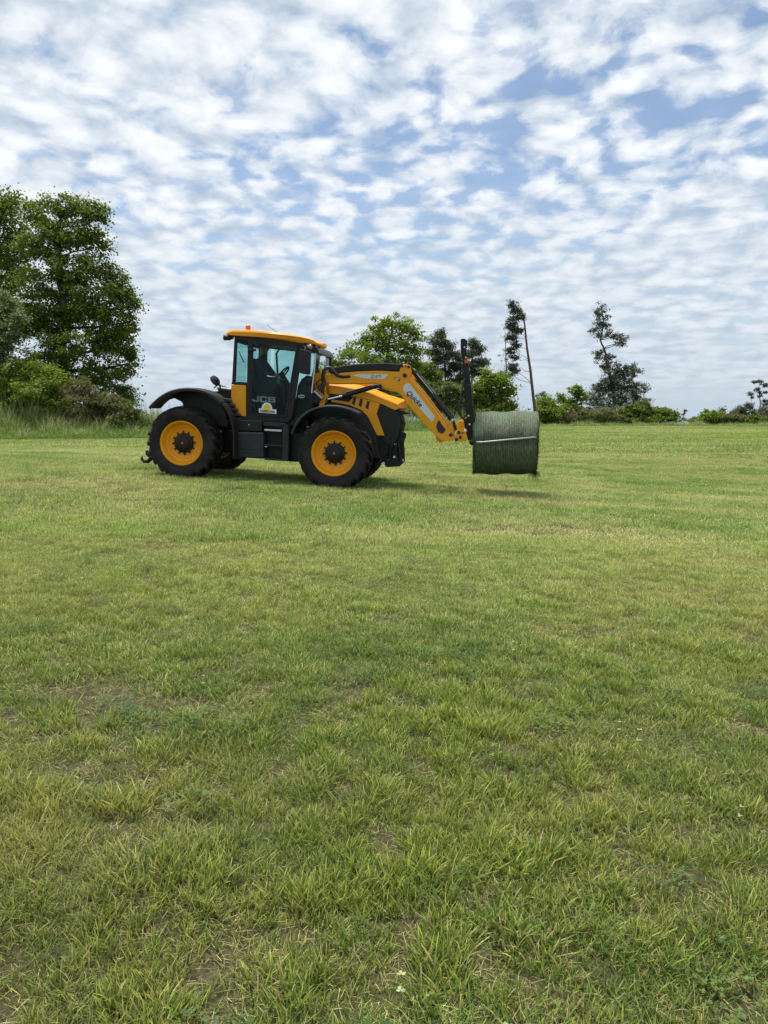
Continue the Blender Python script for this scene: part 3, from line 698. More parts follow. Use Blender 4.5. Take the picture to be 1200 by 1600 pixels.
    tree('bush', 'low dark bush at the left end of the far right wood', RB, 118, [(1090, 672), (1090, 664), (1090, 657)], 0.08,
         [(1094, 656, 8, 5), (1086, 661, 8, 5)], OAKL, 3000, 0.22, clump=0.5, cat='bush')
    tree('bush', 'olive bush filling the gap under the dark right-hand pines', RB, 109, [(1146, 672), (1146, 664), (1146, 656)], 0.08,
         [(1140, 654, 9, 6), (1152, 656, 10, 6), (1146, 661, 14, 5)], DRYL, 5000, 0.21, clump=0.5, cat='bush')
    tree('bush', 'green bush under the flat-topped pine at the right edge', RB, 108, [(1182, 672), (1182, 664), (1182, 656)], 0.08,
         [(1178, 656, 10, 6), (1192, 658, 11, 6), (1184, 662, 16, 5)], OAKL, 5000, 0.21, clump=0.5, cat='bush')
    tree('bush', 'bright green dome-shaped bush in the far right wood', RB, 110, [(1114, 672), (1114, 660), (1113, 652)], 0.1,
         [(1112, 650, 12, 7), (1104, 656, 9, 7), (1124, 657, 10, 8), (1113, 660, 18, 6)], OAKB, 8000, 0.21, clump=0.5, cat='bush')
    tree('small_tree', 'dark conifer behind the bright dome-shaped bush', RB, 122, [(1127, 670), (1127, 655), (1128, 640)], 0.12,
         [(1128, 640, 5, 4), (1126, 648, 8, 5), (1134, 652, 8, 6), (1146, 646, 5, 7), (1143, 655, 8, 7)], PINEL, 3000, 0.34, style='pine', clump=0.5)
    tree('small_tree', 'dark rounded pine left of the flat-topped pine', RB, 114, [(1160, 672), (1160, 655), (1160, 640)], 0.14,
         [(1160, 638, 7, 5), (1170, 634, 7, 5), (1153, 645, 10, 7), (1172, 647, 12, 8), (1160, 656, 18, 8)], PINER, 4800, 0.34, style='pine', clump=0.55)
    tree('small_tree', 'dark pine cut off by the right picture edge', RB, 112, [(1196, 672), (1196, 655), (1198, 640)], 0.14,
         [(1196, 640, 10, 6), (1188, 650, 12, 8), (1206, 650, 12, 9), (1196, 660, 18, 7)], PINER, 4800, 0.34, style='pine', clump=0.55)
build_trees()


# ------------------------------------------------------------------ tractor
T_LOC = Vector((-2.335, 15.456, 0.156)); T_YAW, T_PIT = R(7.0), 0.0603
TROT = (0, T_PIT, -T_YAW)
TM = Matrix.Translation(T_LOC) @ Matrix.Rotation(-T_YAW, 4, 'Z') @ Matrix.Rotation(T_PIT, 4, 'Y')
TMI = TM.inverted()
T = empty('tractor', T_LOC); T.rotation_euler = TROT
tag(T, 'yellow and black farm tractor with front loader holding a round bale', 'tractor')

def P(px, py, yl):
    """(x, z) in the tractor's own frame of a spot of the photograph on the tractor's lengthwise plane y = yl"""
    o = TMI @ EYE; d = TMI.to_3x3() @ ray(px, py); t = (yl - o.y) / d.y
    p = o + d * t; return (p.x, p.z)
def PP(pts, yl): return [P(a, b, yl) for a, b in pts]
def P3(px, py, yl):
    x, z = P(px, py, yl); return Vector((x, yl, z))

def plate(name, pts, y0, th, mat, parent=T, bevel=0.008, mirror=False, px=True):
    """a plate cut to an outline on plane y0, th thick inwards; mirror=True makes the one on the far side"""
    xz = PP(pts, y0) if px else pts
    m = MB()
    if mirror: m.prism(xz, -y0, -(y0 + th))
    else: m.prism(xz, y0, y0 + th)
    return m.build(name, mat, parent, bevel=bevel)

def text(name, s, px, py, width_px, yl, mat, parent, angle=0.0, shear=0.0, bold=0.0, rise=0.004, squash=1.0):
    """flat lettering lying on plane yl, its left baseline end at (px, py)"""
    cu = bpy.data.curves.new(name, 'FONT'); cu.body = s; cu.shear = shear; cu.offset = bold; cu.extrude = 0.0; cu.resolution_u = 3
    o = bpy.data.objects.new(name, cu); COL.objects.link(o)
    bpy.context.view_layer.update()
    me = bpy.data.meshes.new_from_object(o.evaluated_get(bpy.context.evaluated_depsgraph_get()))
    bpy.data.objects.remove(o); bpy.data.curves.remove(cu)
    n = len(me.vertices); co = np.zeros(n * 3); me.vertices.foreach_get('co', co); co = co.reshape(-1, 3)
    x0, x1 = co[:, 0].min(), co[:, 0].max()
    bx, bz = P(px, py, yl); ex, ez = P(px + width_px * math.cos(angle), py + width_px * math.sin(angle), yl)
    d = Vector((ex - bx, ez - bz)); k = d.length / (x1 - x0); d.normalize(); nrm = Vector((-d.y, d.x))
    uu = (co[:, 0] - x0) * k; vv = co[:, 1] * k * squash
    new = np.stack([bx + uu * d.x + vv * nrm.x, np.full(n, yl - rise), bz + uu * d.y + vv * nrm.y], -1)
    me.vertices.foreach_set('co', new.reshape(-1)); me.materials.clear(); me.update()
    return link(name, me, mat, parent)

WB, WR, WY = 1.5, 0.72, 0.98
def build_wheels():
    prof = [(0.405, -.19), (0.425, -.225), (0.47, -.252), (0.55, -.272), (0.615, -.270), (0.648, -.245), (0.658, -.20), (0.664, -.12), (0.667, 0)]
    prof = prof + [(r, -y) for r, y in prof[-2::-1]]
    m = MB(); m.lathe(prof, 0, 0, 72)
    # raised rings on the sidewall
    N = 21
    def rt(y): return 0.722 - 0.14 * (abs(y) / 0.27) ** 2 * 0.28
    for s in (-1, 1):
        for k in range(N):
            t0 = 2 * math.pi * (k + (0.5 if s > 0 else 0)) / N; st = []
            for t in (0.0, 0.35, 0.7, 1.0, 1.12):
                y = s * (0.005 + 0.245 * min(t, 1.0)) + (s * 0.022 if t > 1 else 0); th = t0 + 0.30 * min(t, 1.02) ** 0.9
                rtop = rt(y) if t <= 1 else 0.655; rbot = 0.64 if t <= 1 else 0.60
                hw = (0.030 + 0.012 * t) / 0.7
                st.append([(rr * math.cos(th + q * hw * (0.8 if rr == rtop else 1.15)), y - (0 if t <= 1 else 0), rr * math.sin(th + q * hw * (0.8 if rr == rtop else 1.15))) for rr, q in ((rbot, -1), (rtop, -1), (rtop, 1), (rbot, 1))])
            vs_ = [p for g in st for p in g]; fs = [(0, 1, 2, 3), (19, 18, 17, 16)]
            for i in range(4):
                for j in range(4):
                    j2 = (j + 1) % 4; fs.append((i * 4 + j, i * 4 + j2, i * 4 + 4 + j2, i * 4 + 4 + j))
            m.add(vs_, fs)
    tyre_me = m.mesh('tyre', [TYRE]); tyre_me.polygons.foreach_set('use_smooth', np.ones(len(tyre_me.polygons), dtype=bool)); tyre_me.set_sharp_from_angle(angle=R(32))
    # rim: dished, outer side towards -y
    m = MB()
    m.lathe([(0.40, .20), (0.418, .215), (0.425, .19), (0.39, .15), (0.38, -.10), (0.405, -.195), (0.425, -.215), (0.432, -.235), (0.420, -.242), (0.408, -.232), (0.385, -.205), (0.370, -.15), (0.355, -.125),
             (0.315, -.115), (0.305, -.095), (0.29, -.088), (0.16, -.082), (0.10, -.082)], 0, 0, 56)
    rim_me = m.mesh('rim', [RIMY]); rim_me.polygons.foreach_set('use_smooth', np.ones(len(rim_me.polygons), dtype=bool)); rim_me.set_sharp_from_angle(angle=R(40))
    m = MB()
    m.lathe([(0.0001, -.185), (0.10, -.185), (0.125, -.178), (0.135, -.155), (0.165, -.150), (0.182, -.140), (0.19, -.115), (0.195, -.080), (0.14, -.06), (0.14, .30), (0.0001, .30)], 0, 0, 32)
    for k in range(12):
        a = 2 * math.pi * k / 12 + 0.1; c, s = math.cos(a), math.sin(a)
        m.tube([(0.222 * c, -.078, 0.222 * s), (0.222 * c, -.112, 0.222 * s)], 0.016, 6)
        m.box(0.20 * c - .012, 0.20 * c + .012, -.12, -.09, 0.20 * s - .012, 0.20 * s + .012)
    hub_me = m.mesh('hub', [IRON]); hub_me.polygons.foreach_set('use_smooth', np.ones(len(hub_me.polygons), dtype=bool)); hub_me.set_sharp_from_angle(angle=R(40))
    m = MB(); m.lathe([(0.0001, -.20), (0.018, -.20), (0.024, -.194), (0.025, -.183)], 0, 0, 14); cap_me = m.mesh('hub_cap', [ORNG])
    ws = 0
    for (x, y) in ((-WB, -WY), (WB, -WY), (-WB, WY), (WB, WY)):
        we = empty('wheel', (x, y, WR), T); we.rotation_euler = (0, 0, 0 if y < 0 else math.pi)
        for nm, me in (('tyre', tyre_me), ('rim', rim_me), ('hub', hub_me), ('hub_cap', cap_me)):
            o = bpy.data.objects.new(nm, me); COL.objects.link(o); o.parent = we
            if nm in ('tyre', 'rim'): o.rotation_euler = (0, 0.37 * (ws + 1), 0)
        ws += 1
build_wheels()

def arch(name, pts, y_out, y_in, th, lip, mat, mirror=False):
    """mudguard: a curved sheet following pts (outer edge), with a turned-down outer lip"""
    xz = [Vector(p) for p in PP(pts, y_out)]; n = len(xz); vs_, fs = [], []
    s = -1 if mirror else 1
    for i, p in enumerate(xz):
        d = (xz[min(i + 1, n - 1)] - xz[max(i - 1, 0)]).normalized(); nv = Vector((-d.y, d.x))      # outward normal (left of travel, arch drawn left to right)
        def q(off, y): a = p + nv * off; return (a.x, s * y, a.y)
        vs_ += [q(-lip, y_out), q(-0.012, y_out), q(0.008, y_out + 0.035), q(0.012, (y_out + y_in) / 2), q(0.0, y_in), q(-th, y_in), q(-th, y_out + 0.03), q(-lip, y_out + 0.022)]
    k = 8
    for i in range(n - 1):
        for j in range(k): fs.append((i * k + j, i * k + (j + 1) % k, (i + 1) * k + (j + 1) % k, (i + 1) * k + j))
    fs += [tuple(range(k)), tuple(range(n * k - 1, (n - 1) * k - 1, -1))]
    m = MB(); m.add(vs_, fs); return m.build(name, mat, T, smooth=True)

def spl(pts, n=28):
    """Catmull-Rom through the points"""
    p = [Vector(q) for q in pts]; out = []
    for i in range(len(p) - 1):
        a, b, c, d = p[max(i - 1, 0)], p[i], p[i + 1], p[min(i + 2, len(p) - 1)]
        kk = max(2, n // (len(p) - 1))
        for j in range(kk):
            t = j / kk; out.append(0.5 * ((2 * b) + (-a + c) * t + (2 * a - 5 * b + 4 * c - d) * t * t + (-a + 3 * b - 3 * c + d) * t ** 3))
    out.append(p[-1]); return out

def build_body():
    for mir in (False, True):
        arch('mudguard', [tuple(p) for p in spl([(231.5, 636), (240, 627), (252, 617.5), (266, 610.5), (284, 606.5), (303, 606.5), (320, 610.5), (335, 618.5), (346, 628.5)], 40)], -1.26, -0.74, 0.035, 0.06, BLK, mir)
        arch('mudguard_flap', [tuple(p) for p in spl([(344.5, 627), (353, 636), (360, 649), (364.5, 664), (366.5, 685), (366.5, 717)], 30)], -1.235, -0.62, 0.03, 0.035, BLK, mir)
        arch('front_mudguard', [tuple(p) for p in spl([(454.5, 677), (461, 662), (472, 648.5), (487, 639), (505, 634), (525, 633.5), (545, 638), (561, 645)], 40)], -1.25, -0.72, 0.035, 0.035, GRY, mir)
    arc_ = [tuple(p) for p in spl([(236, 633), (252, 619.5), (266, 612.5), (284, 608.5), (303, 608.5), (320, 612.5), (335, 620.5), (346, 630.5)], 30)]
    for mir in (False, True):
        plate('mudguard_inner', arc_ + [(352, 646), (356, 668), (330, 662), (300, 650), (287, 634), (284, 628), (272, 622), (260, 626), (250, 634)], -0.80, 0.03, BLK, bevel=0, mirror=mir)
    # ribs down the inner face of the flap
    for i, (a, b) in enumerate(((347, 622), (352, 629), (356.5, 636.5), (360.5, 644), (364, 651.5))):
        plate('rib', [(a, b), (a + 11, b + 1.5), (a + 13, b + 6), (a + 3, b + 6)], -1.02, 0.30, GRY, bevel=0.006)
    # chassis: backbone, axles, gearbox
    m = MB()
    m.box(-1.95, 1.9, -0.34, 0.34, 0.62, 1.12); m.box(-1.0, 1.0, -0.5, 0.5, 0.55, 1.0)
    m.build('chassis', IRON, T, bevel=0.02)
    for x in (-WB, WB):
        m = MB(); m.tube([(x, -0.80, WR), (x, -0.35, WR), (x, 0.35, WR), (x, 0.80, WR)], [0.11, 0.17, 0.17, 0.11], 14); m.ball((x, 0, WR), (0.3, 0.28, 0.27)); m.build('axle', IRON, T, smooth=True)
    m = MB(); m.box(-1.9, -0.95, -0.66, 0.66, 1.00, 1.24); m.box(-1.22, -1.0, -0.6, 0.6, 1.24, 1.60); m.build('rear_deck', IRON, T, bevel=0.03)
    # rear deck clutter behind the cab
    a = P3(334, 606, -0.5); b = P3(360, 611, -0.5)
    m = MB(); m.tube([a, P3(340, 601, -0.5), P3(352, 604, -0.5), b], 0.02, 8); m.tube([P3(340, 606, -0.6), P3(361, 608.5, -0.6)], 0.022, 8); m.build('deck_rail', STEEL, T, smooth=True)
    plate('deck_box', [(338, 607), (362, 609), (363, 626), (350, 624)], -0.55, 1.1, BLK, bevel=0.02)
    # round rear lamp on a stalk
    m = MB(); m.tube([P3(345, 608, -0.62), P3(343, 601, -0.62), P3(340.5, 596, -0.62)], 0.016, 8); m.build('lamp_stalk', BLK, T, smooth=True)
    c = P3(336.5, 594.5, -0.62); d = Vector((0.75, -0.35, 0.55)).normalized(); u_ = Vector((-0.45, 0.2, 0.85)).normalized(); 
    m = MB(); m.tube([c - d * 0.022, c - d * 0.018, c + d * 0.018, c + d * 0.05], [0.085, 0.115, 0.105, 0.04], 18); lamp = m.build('rear_mirror', GRY, T, smooth=True); lamp.scale = (1, 1, 1)
    # hitch
    m = MB(); hx = lambda a, b: P3(a, b, -0.15)
    m.tube([hx(262, 712), hx(240, 712), hx(236, 716), hx(231, 721), hx(225, 721), hx(221.5, 717), hx(222, 713)], [0.06, 0.055, 0.05, 0.042, 0.036, 0.03, 0.016], 8)
    m.tube([hx(236, 714), hx(231, 709), hx(229, 704)], [0.045, 0.05, 0.03], 8); m.build('hitch_hook', IRON, T, smooth=True)
    m = MB(); m.box(-2.25, -1.9, -0.42, 0.42, 0.45, 0.75); m.tube([(-2.2, -0.4, 0.55), (-2.0, -0.4, 1.25)], 0.05, 8); m.tube([(-2.2, 0.4, 0.55), (-2.0, 0.4, 1.25)], 0.05, 8); m.build('rear_linkage', IRON, T, bevel=0.01)
    # tool box, tank and steps between the wheels
    yb = -1.02
    tb = plate('tool_box', [(368.4, 656), (409.5, 657), (409.5, 674), (368.4, 673)], yb, 0.5, BLK, bevel=0.015)
    m = MB(); m.ball(P3(389, 664, yb - 0.004), 0.014, 8, 6); m.build('lock', STEEL, tb)
    tk = plate('fuel_tank', [(368, 674.6), (412, 675.6), (412, 717.2), (368, 714.4)], yb - 0.03, 0.6, GRY, bevel=0.03)
    plate('ledge', [(382, 705), (397, 706), (396, 708), (383, 707)], yb - 0.045, 0.03, GRY, tk, bevel=0.003)
    plate('band', [(369, 700.2), (411, 702.6), (411, 703.6), (369, 701.2)], yb - 0.036, 0.02, BLK, tk, bevel=0.002)
    st = empty('steps', (0, 0, 0), T)
    plate('back_panel', [(412.5, 659), (441, 660.5), (441, 719), (412.5, 717)], yb + 0.2, 0.25, IRON, st)
    plate('tread', [(411, 659), (446, 661.5), (446, 667.5), (411, 665.5)], yb - 0.02, 0.4, GRY, st)
    plate('strip', [(413, 670.2), (440, 671.6), (440, 674.6), (413, 673.2)], yb - 0.03, 0.10, STEEL, st, bevel=0.004)
    plate('tread', [(412.5, 694), (441, 695.8), (441, 698.2), (412.5, 696.5)], yb - 0.01, 0.3, GRY, st)
    plate('tread', [(412.5, 715), (441, 717), (441, 720.5), (412.5, 718.5)], yb - 0.01, 0.3, GRY, st)
    plate('side_rail', [(440.8, 663), (450, 664), (451.5, 672), (450, 721), (440.8, 720.2)], yb - 0.02, 0.5, GRY, st, bevel=0.015)
    m = MB(); m.ball(P3(415.5, 698, yb - 0.01), (0.025, 0.01, 0.012), 8, 6); m.build('step_lamp', LENS, st)
    plate('inner_guard', [(450, 662), (464, 650), (476, 655), (470, 722), (450, 721)], -0.80, 0.3, IRON)
    plate('sill', [(366, 649), (452, 655), (452, 661), (366, 656)], -0.9, 1.8, BLK, bevel=0.012)
build_body()

def build_cab():
    yn = -0.86
    cab = MB()
    def pair(pts, th=0.07):
        xz = PP(pts, yn); cab.prism(xz, yn, yn + th); cab.prism(xz, -yn, -yn - th)
    pair([(366, 528), (370, 528), (367, 601), (362, 600)])                                      # rear pillar
    xz = PP([(387, 531), (393.5, 531.5), (391, 652), (384.2, 651)], yn); cab.prism(xz, yn, yn + .07)      # middle pillar
    cab.prism([(x - .17 + (0.03 if i in (0, 3) else 0), z) for i, (x, z) in enumerate(xz)], -yn, -yn - .05)
    pair([(465, 539), (473, 540), (456, 655), (446.5, 654)])                                    # front pillar, slanting
    pair([(366, 523), (400, 525), (447, 531), (476, 535), (476, 543), (366, 531.5)])                                    # top rail
    pair([(384, 648), (456, 653), (456, 658), (384, 654)])                                      # bottom rail
    pair([(362, 597), (386, 598), (386, 601.5), (361, 600.5)])                                  # rail over the yellow panel
    xr0, zr0 = P(364, 600, yn); xr1, zr1 = P(368, 530, yn)
    cab.box(xr0, xr0 + .06, yn + .07, -yn - .07, zr0 - .35, zr0 + .03); cab.box(xr1, xr1 + .07, yn + .07, -yn - .07, zr1 - .06, zr1 + .02)
    co = cab.build('cab_frame', BLK, T, bevel=0.012)
    xf, zf = P(482, 640, yn); xb, zb = P(384, 652, yn)
    m = MB(); m.box(xr0, xf, yn + .02, -yn - .02, zb - .10, zb + .005); m.build('cab_floor', IRON, T)
    # far side below the window line, inside trim
    m = MB(); zl = P(440, 592, -yn)[1]; m.box(P(372, 600, -yn)[0], P(455, 600, -yn)[0], -yn - .05, -yn - .012, zb, zl - .12); m.build('far_door_panel', IRON, T)
    # windows
    def pane(name, pts, y, parent): 
        return plate(name, pts, y, 0.012 if y < 0 else -0.012, GLS, parent, bevel=0)
    pane('rear_side_window', [(370, 530), (387, 531), (384.5, 598), (367, 597.5)], yn + .03, co)
    xz = PP([(370, 530), (387, 531), (384.5, 598), (367, 597.5)], yn + .03)
    m = MB(); m.prism(xz, -yn - .03, -yn - .042); m.build('rear_side_window', GLS, co)
    dz = [(393.2, 532), (465.5, 540), (447, 652.6), (391, 649)]
    m = MB(); m.prism(PP(dz, yn + .03), -yn - .03, -yn - .042); m.build('far_window', GLS, co)
    m = MB(); m.box(xr0 + .02, xr0 + .032, yn + .08, -yn - .08, zr0 + .03, zr1 - .06); m.build('rear_window', GLS, co)
    # rear wiper seen through the side
    m = MB(); m.tube([P3(373, 549, -0.3), P3(381, 566, -0.3)], 0.012, 6); m.build('rear_wiper', INK, co)
    # near door with glass, handle, lettering and sticker
    door = empty('door', (0, 0, 0), T)
    fr = MB(); outer = PP(dz, yn - .012); inner = PP([(395.5, 535), (462.5, 542.5), (445, 648.8), (393.5, 645.5)], yn - .012); n = 4
    vs_ = [(x, yn - .012, z) for x, z in outer] + [(x, yn - .012, z) for x, z in inner] + [(x, yn + .02, z) for x, z in outer] + [(x, yn + .02, z) for x, z in inner]
    fs = []
    for i in range(4):
        j = (i + 1) % 4; fs += [(i, j, 4 + j, 4 + i), (8 + i, 12 + i, 12 + j, 8 + j), (4 + i, 4 + j, 12 + j, 12 + i), (i, 8 + i, 8 + j, j)]
    fr.add(vs_, fs); fr.build('door_frame', BLK, door)
    plate('door_glass', [(395, 534.6), (463, 542), (445.4, 649.2), (393, 646)], yn + .004, 0.008, GLS, door, bevel=0)
    m = MB(); m.tube([P3(388, 548, yn - .05), P3(392, 547, yn - .06), P3(400, 546.5, yn - .05)], [0.03, 0.035, 0.02], 8); m.tube([P3(389, 548, yn - .05), P3(389, 548, yn)], 0.02, 8); m.build('door_handle', BLK, door, smooth=True)
    for a, b in ((411, 538.5), (454, 543)):
        m = MB(); m.tube([P3(a, b, yn - .014), P3(a, b, yn + .02)], 0.018, 10); m.build('hinge', INK, door)
    # lettering, drawn as blocky strokes
    ty = yn - .004
    for pl in ([(402.2, 618.6), (404.2, 618.7), (404.2, 626.6), (403.2, 627.8), (395.2, 627.2), (394.4, 626.0), (394.4, 623.2), (396.6, 623.4), (396.8, 625.2), (401.8, 625.5)],
               [(406.8, 619.0), (415.8, 619.6), (417.0, 620.8), (417.0, 622.6), (414.4, 622.5), (414.2, 621.3), (408.8, 621.0), (408.8, 626.0), (414.2, 626.3), (414.4, 625.0), (417.0, 625.1), (417.0, 627.4), (415.8, 628.7), (407.0, 628.2), (405.8, 627.0), (405.8, 620.0)],
               [(418.8, 619.8), (429.0, 620.4), (430.2, 621.6), (430.2, 623.6), (429.4, 624.5), (430.4, 625.6), (430.4, 628.0), (429.2, 629.3), (418.8, 628.7)]):
        lt = plate('lettering', pl, ty - .003, 0.002, JCBP, door, bevel=0)
    for pl in ([(421.4, 621.6), (427.6, 622.0), (427.6, 623.4), (421.4, 623.1)], [(421.4, 625.0), (427.8, 625.4), (427.8, 627.2), (421.4, 626.8)]):
        plate('lettering_counter', pl, ty - .0045, 0.001, INK, door, bevel=0)
    s1 = plate('sticker', [(404.5, 637.8), (432.0, 639.8), (432.0, 646.8), (404.5, 644.6)], ty, 0.003, WHT, door, bevel=0)
    cx, cz = P(417, 637.5, ty); m = MB()
    m.prism([(cx + 0.105 * math.cos(t), cz + 0.105 * math.sin(t)) for t in np.linspace(-0.35, math.pi + 0.35, 22)], ty - .001, ty + .002); m.build('sticker', WHT, door)
    m = MB(); m.prism([(cx + 0.068 * math.cos(t) , cz + 0.005 + 0.068 * math.sin(t)) for t in np.linspace(0, 6.283, 20)[:-1]], ty - .004, ty - .0025); m.build('sticker', SUNP, door)
    text('lettering', 'STEKLCAR.', 406.3, 643.6, 23.5, ty, INK, door, angle=0.07, bold=0.03, shear=0.2, rise=0.007)
    # yellow corner panel under the rear side window
    for mir in (False, True):
        plate('corner_panel', [(361, 601), (384, 601.8), (384, 652), (372, 650), (366, 638), (361, 627)], yn - .012, 0.20, YEL, bevel=0.012, mirror=mir)
    # roof
    top = [(352.5, 520), (355, 517), (361, 514.6), (380, 514.4), (400, 515.4), (425, 517.8), (450, 521.2), (470, 525), (484, 529), (491, 532.5), (493, 535), (491, 538), (484, 537.2), (476, 536.4), (467, 536.2), (447, 532.8), (425, 529.4), (400, 526.8), (372, 525.2), (368, 524.6), (353.5, 523.6)]
    xz = PP(top, -0.90); ys = [(-0.90, 0.0), (-0.93, 0.03), (-0.88, 0.0), (-0.6, -0.0)]
    m = MB(); zt = max(z for x, z in xz); n = len(xz); ysec = [-0.93, -0.90, -0.80, -0.45, 0, 0.45, 0.80, 0.90, 0.93]; xm = sum(x for x, z in xz) / n; zm = sum(z for x, z in xz) / n
    vs_ = []
    for y in ysec:
        e = abs(y); sx = 1.0 if e < 0.9 else (0.985 if e < 0.92 else 0.95); sz = 1.0 if e < 0.89 else (0.9 if e < 0.92 else 0.55); up = 0.010 * (1 - (y / 0.93) ** 2); fw = 0.10 * (1 - (y / 0.93) ** 2)
        for x, z in xz:
            ty_ = max(0.0, min(1.0, (x - xm - 0.35) / 0.45)) ** 1.5
            vs_.append((xm + (x - xm) * sx + (fw * ty_ if y > -.5 else 0) * 0.6 - 0.42 * ty_ * (max(0, y + .4) / 1.3), y * (1 - 0.10 * ty_), zm + (z - zm) * sz + (up if z > zm else 0)))
    fs = [tuple(range(n)), tuple(range(len(vs_) - 1, len(vs_) - n - 1, -1))]
    for i in range(len(ysec) - 1):
        for j in range(n): fs.append((i * n + j, (i + 1) * n + j, (i + 1) * n + (j + 1) % n, i * n + (j + 1) % n))
    m.add(vs_, fs); roof = m.build('roof', YEL, T, smooth=True)
    m = MB(); x0, z0 = P(372, 531, -0.8); x1, z1 = P(470, 541.5, -0.8)
    m.add([(x0, -.82, z0), (x1, -.82, z1), (x1, .82, z1), (x0, .82, z0), (x0, -.82, z0 + .05), (x1, -.82, z1 + .05), (x1, .82, z1 + .05), (x0, .82, z0 + .05)], [(0, 1, 2, 3), (7, 6, 5, 4), (0, 4, 5, 1), (1, 5, 6, 2), (2, 6, 7, 3), (3, 7, 4, 0)])
    m.build('headlining', BLK, roof)
    # front visor with lamps
    plate('visor', [(468, 541), (474, 537.4), (484, 537.6), (491, 538.5), (497, 545), (498, 552), (492, 551), (486, 546), (474, 547)], -0.78, 1.56, IRON, roof, bevel=0.015)
    for (a, b, y) in ((476, 543.5, -0.82), (483, 541.5, -0.80)):
        m = MB(); c = P3(a, b, y); m.tube([c + Vector((-.07, 0, 0)), c + Vector((.03, -.02, 0)), c + Vector((.05, -.025, 0))], [.03, .055, .05], 12); m.build('work_lamp', LENS if a > 480 else BLK, roof, smooth=True)
    m = MB(); c = P3(503, 540.5, 0.75); m.box(c.x - .10, c.x + .09, .62, .86, c.z - .05, c.z + .06); m.build('roof_lamp', AMB, roof, bevel=0.03)
    m = MB(); c = P3(353.5, 527.5, -0.80); m.tube([c + Vector((-.05, 0, 0)), c + Vector((-.045, 0, 0)), c + Vector((.06, 0, 0.0)), c + Vector((.14, 0, .01))], [.04, .055, .05, .03], 14); m.build('work_lamp', BLK, roof, smooth=True)
    # beacon
    c = P3(387.5, 515.5, -0.55); m = MB(); m.lathe([(0.0001, 0), (0.001, 0)], 0, 0, 4); m = MB()
    m.tube([c + Vector((0, 0, -.05)), c + Vector((0, 0, 0.0)), c + Vector((0, 0, .005)), c + Vector((0, 0, .075)), c + Vector((0, 0, .095))], [.06, .06, .052, .046, .02], 16); m.build('beacon', ORNG, roof, smooth=True)
    m = MB(); m.tube([P3(444.5, 526.5, -0.6), P3(440, 524, -0.6), P3(417, 507.5, -0.6)], [.012, .006, .0035], 6); m.build('antenna', IRON, roof)
    # windscreen and front corner
    ws = [(495, 546), (488, 612)]
    a = P(494.5, 545, -0.70); b = P(487.5, 640, -0.78)
    m = MB(); m.add([(a[0], -.70, a[1]), (a[0], .70, a[1]), (b[0], .78, b[1]), (b[0], -.78, b[1])], [(0, 1, 2, 3)]); m.build('windscreen', GLS, co)
    m = MB(); m.add([(P(474, 545, yn)[0], yn + .03, P(474, 545, yn)[1]), (a[0], -.70, a[1]), (b[0], -.78, b[1]), (P(457, 650, yn)[0], yn + .03, P(457, 650, yn)[1])], [(0, 1, 2, 3)]); m.build('front_quarter_window', GLS, co)
    m = MB(); m.tube([P3(493.8, 541, -0.74), P3(491, 580, -0.76), P3(487, 614, -0.78)], [.02, .016, .014], 8); m.build('windscreen_edge_glint', STEEL, co, smooth=True)  # pale steel strip added to imitate the reflection along the windscreen edge
    m = MB(); m.tube([(a[0], .72, a[1]), (b[0], .80, b[1])], .03, 8); m.build('far_corner_post', BLK, co)
    # dash and column below the screen, with oval badge
    plate('cowl', [(465, 602), (471, 592), (479, 586), (487, 588), (491, 606), (489, 640), (478, 660), (456, 657)], -0.70, 1.4, IRON, bevel=0.03)
    m = MB(); m.ball(P3(483, 595, -0.72), (0.06, 0.06, 0.09)); m.build('air_intake', HOSE, T, smooth=True)
    c = P3(471, 619.3, -0.75); m = MB(); m.prism([(c.x + .07 * math.cos(t), c.z + .035 * math.sin(t)) for t in np.linspace(0, 6.283, 20)[:-1]], -.76, -.74); bd = m.build('badge', SILV, T)
    m = MB(); m.prism([(c.x - .055, c.z - .006), (c.x + .055, c.z - .012), (c.x + .055, c.z + .006), (c.x - .05, c.z + .010)], -.764, -.7605); m.build('badge_band', INK, bd)
    # mirrors
    plate('mirror', [(468, 546), (470, 545), (483, 548.5), (485, 551), (483.5, 583), (481, 585.5), (468, 583), (466.5, 580)], -1.18, 0.10, BLK, bevel=0.03)
    m = MB(); m.tube([P3(474, 541.5, -0.90), P3(477, 542, -1.10), P3(477, 547, -1.14)], .016, 8); m.build('mirror_arm', BLK, T, smooth=True)
    plate('mirror', [(508.5, 557), (516.5, 557.5), (517, 572), (508, 573)], 1.18, 0.08, BLK, bevel=0.02)
    m = MB(); m.tube([P3(503, 551, 1.0), P3(511, 549.5, 1.14), P3(515.5, 551, 1.2), P3(515.5, 559, 1.22)], .018, 8); m.build('mirror_arm', BLK, T, smooth=True)
    # seat, steering wheel, console
    m = MB(); sx, sz = P(416.5, 606, 0)
    m.prism([(sx - .27, sz + .0), (sx - .335, sz + .50), (sx - .32, sz + .58), (sx - .25, sz + .58), (sx - .23, sz + .5), (sx - .15, sz + .04)], -.22, .22); m.prism([(sx - .26, sz - .10), (sx + .27, sz - .06), (sx + .29, sz + .04), (sx - .26, sz + .03)], -.26, .26)
    m.prism([(sx - .2, sz - .55), (sx + .2, sz - .55), (sx + .12, sz - .1), (sx - .14, sz - .1)], -.16, .16); m.build('seat', SEATM, T, bevel=0.03)
    global SEAT; SEAT = (sx, sz)
    plate('arm_console', [(396, 596), (425, 594), (432, 589), (434, 600), (420, 640), (398, 640)], -0.62, 0.24, IRON, bevel=0.03)
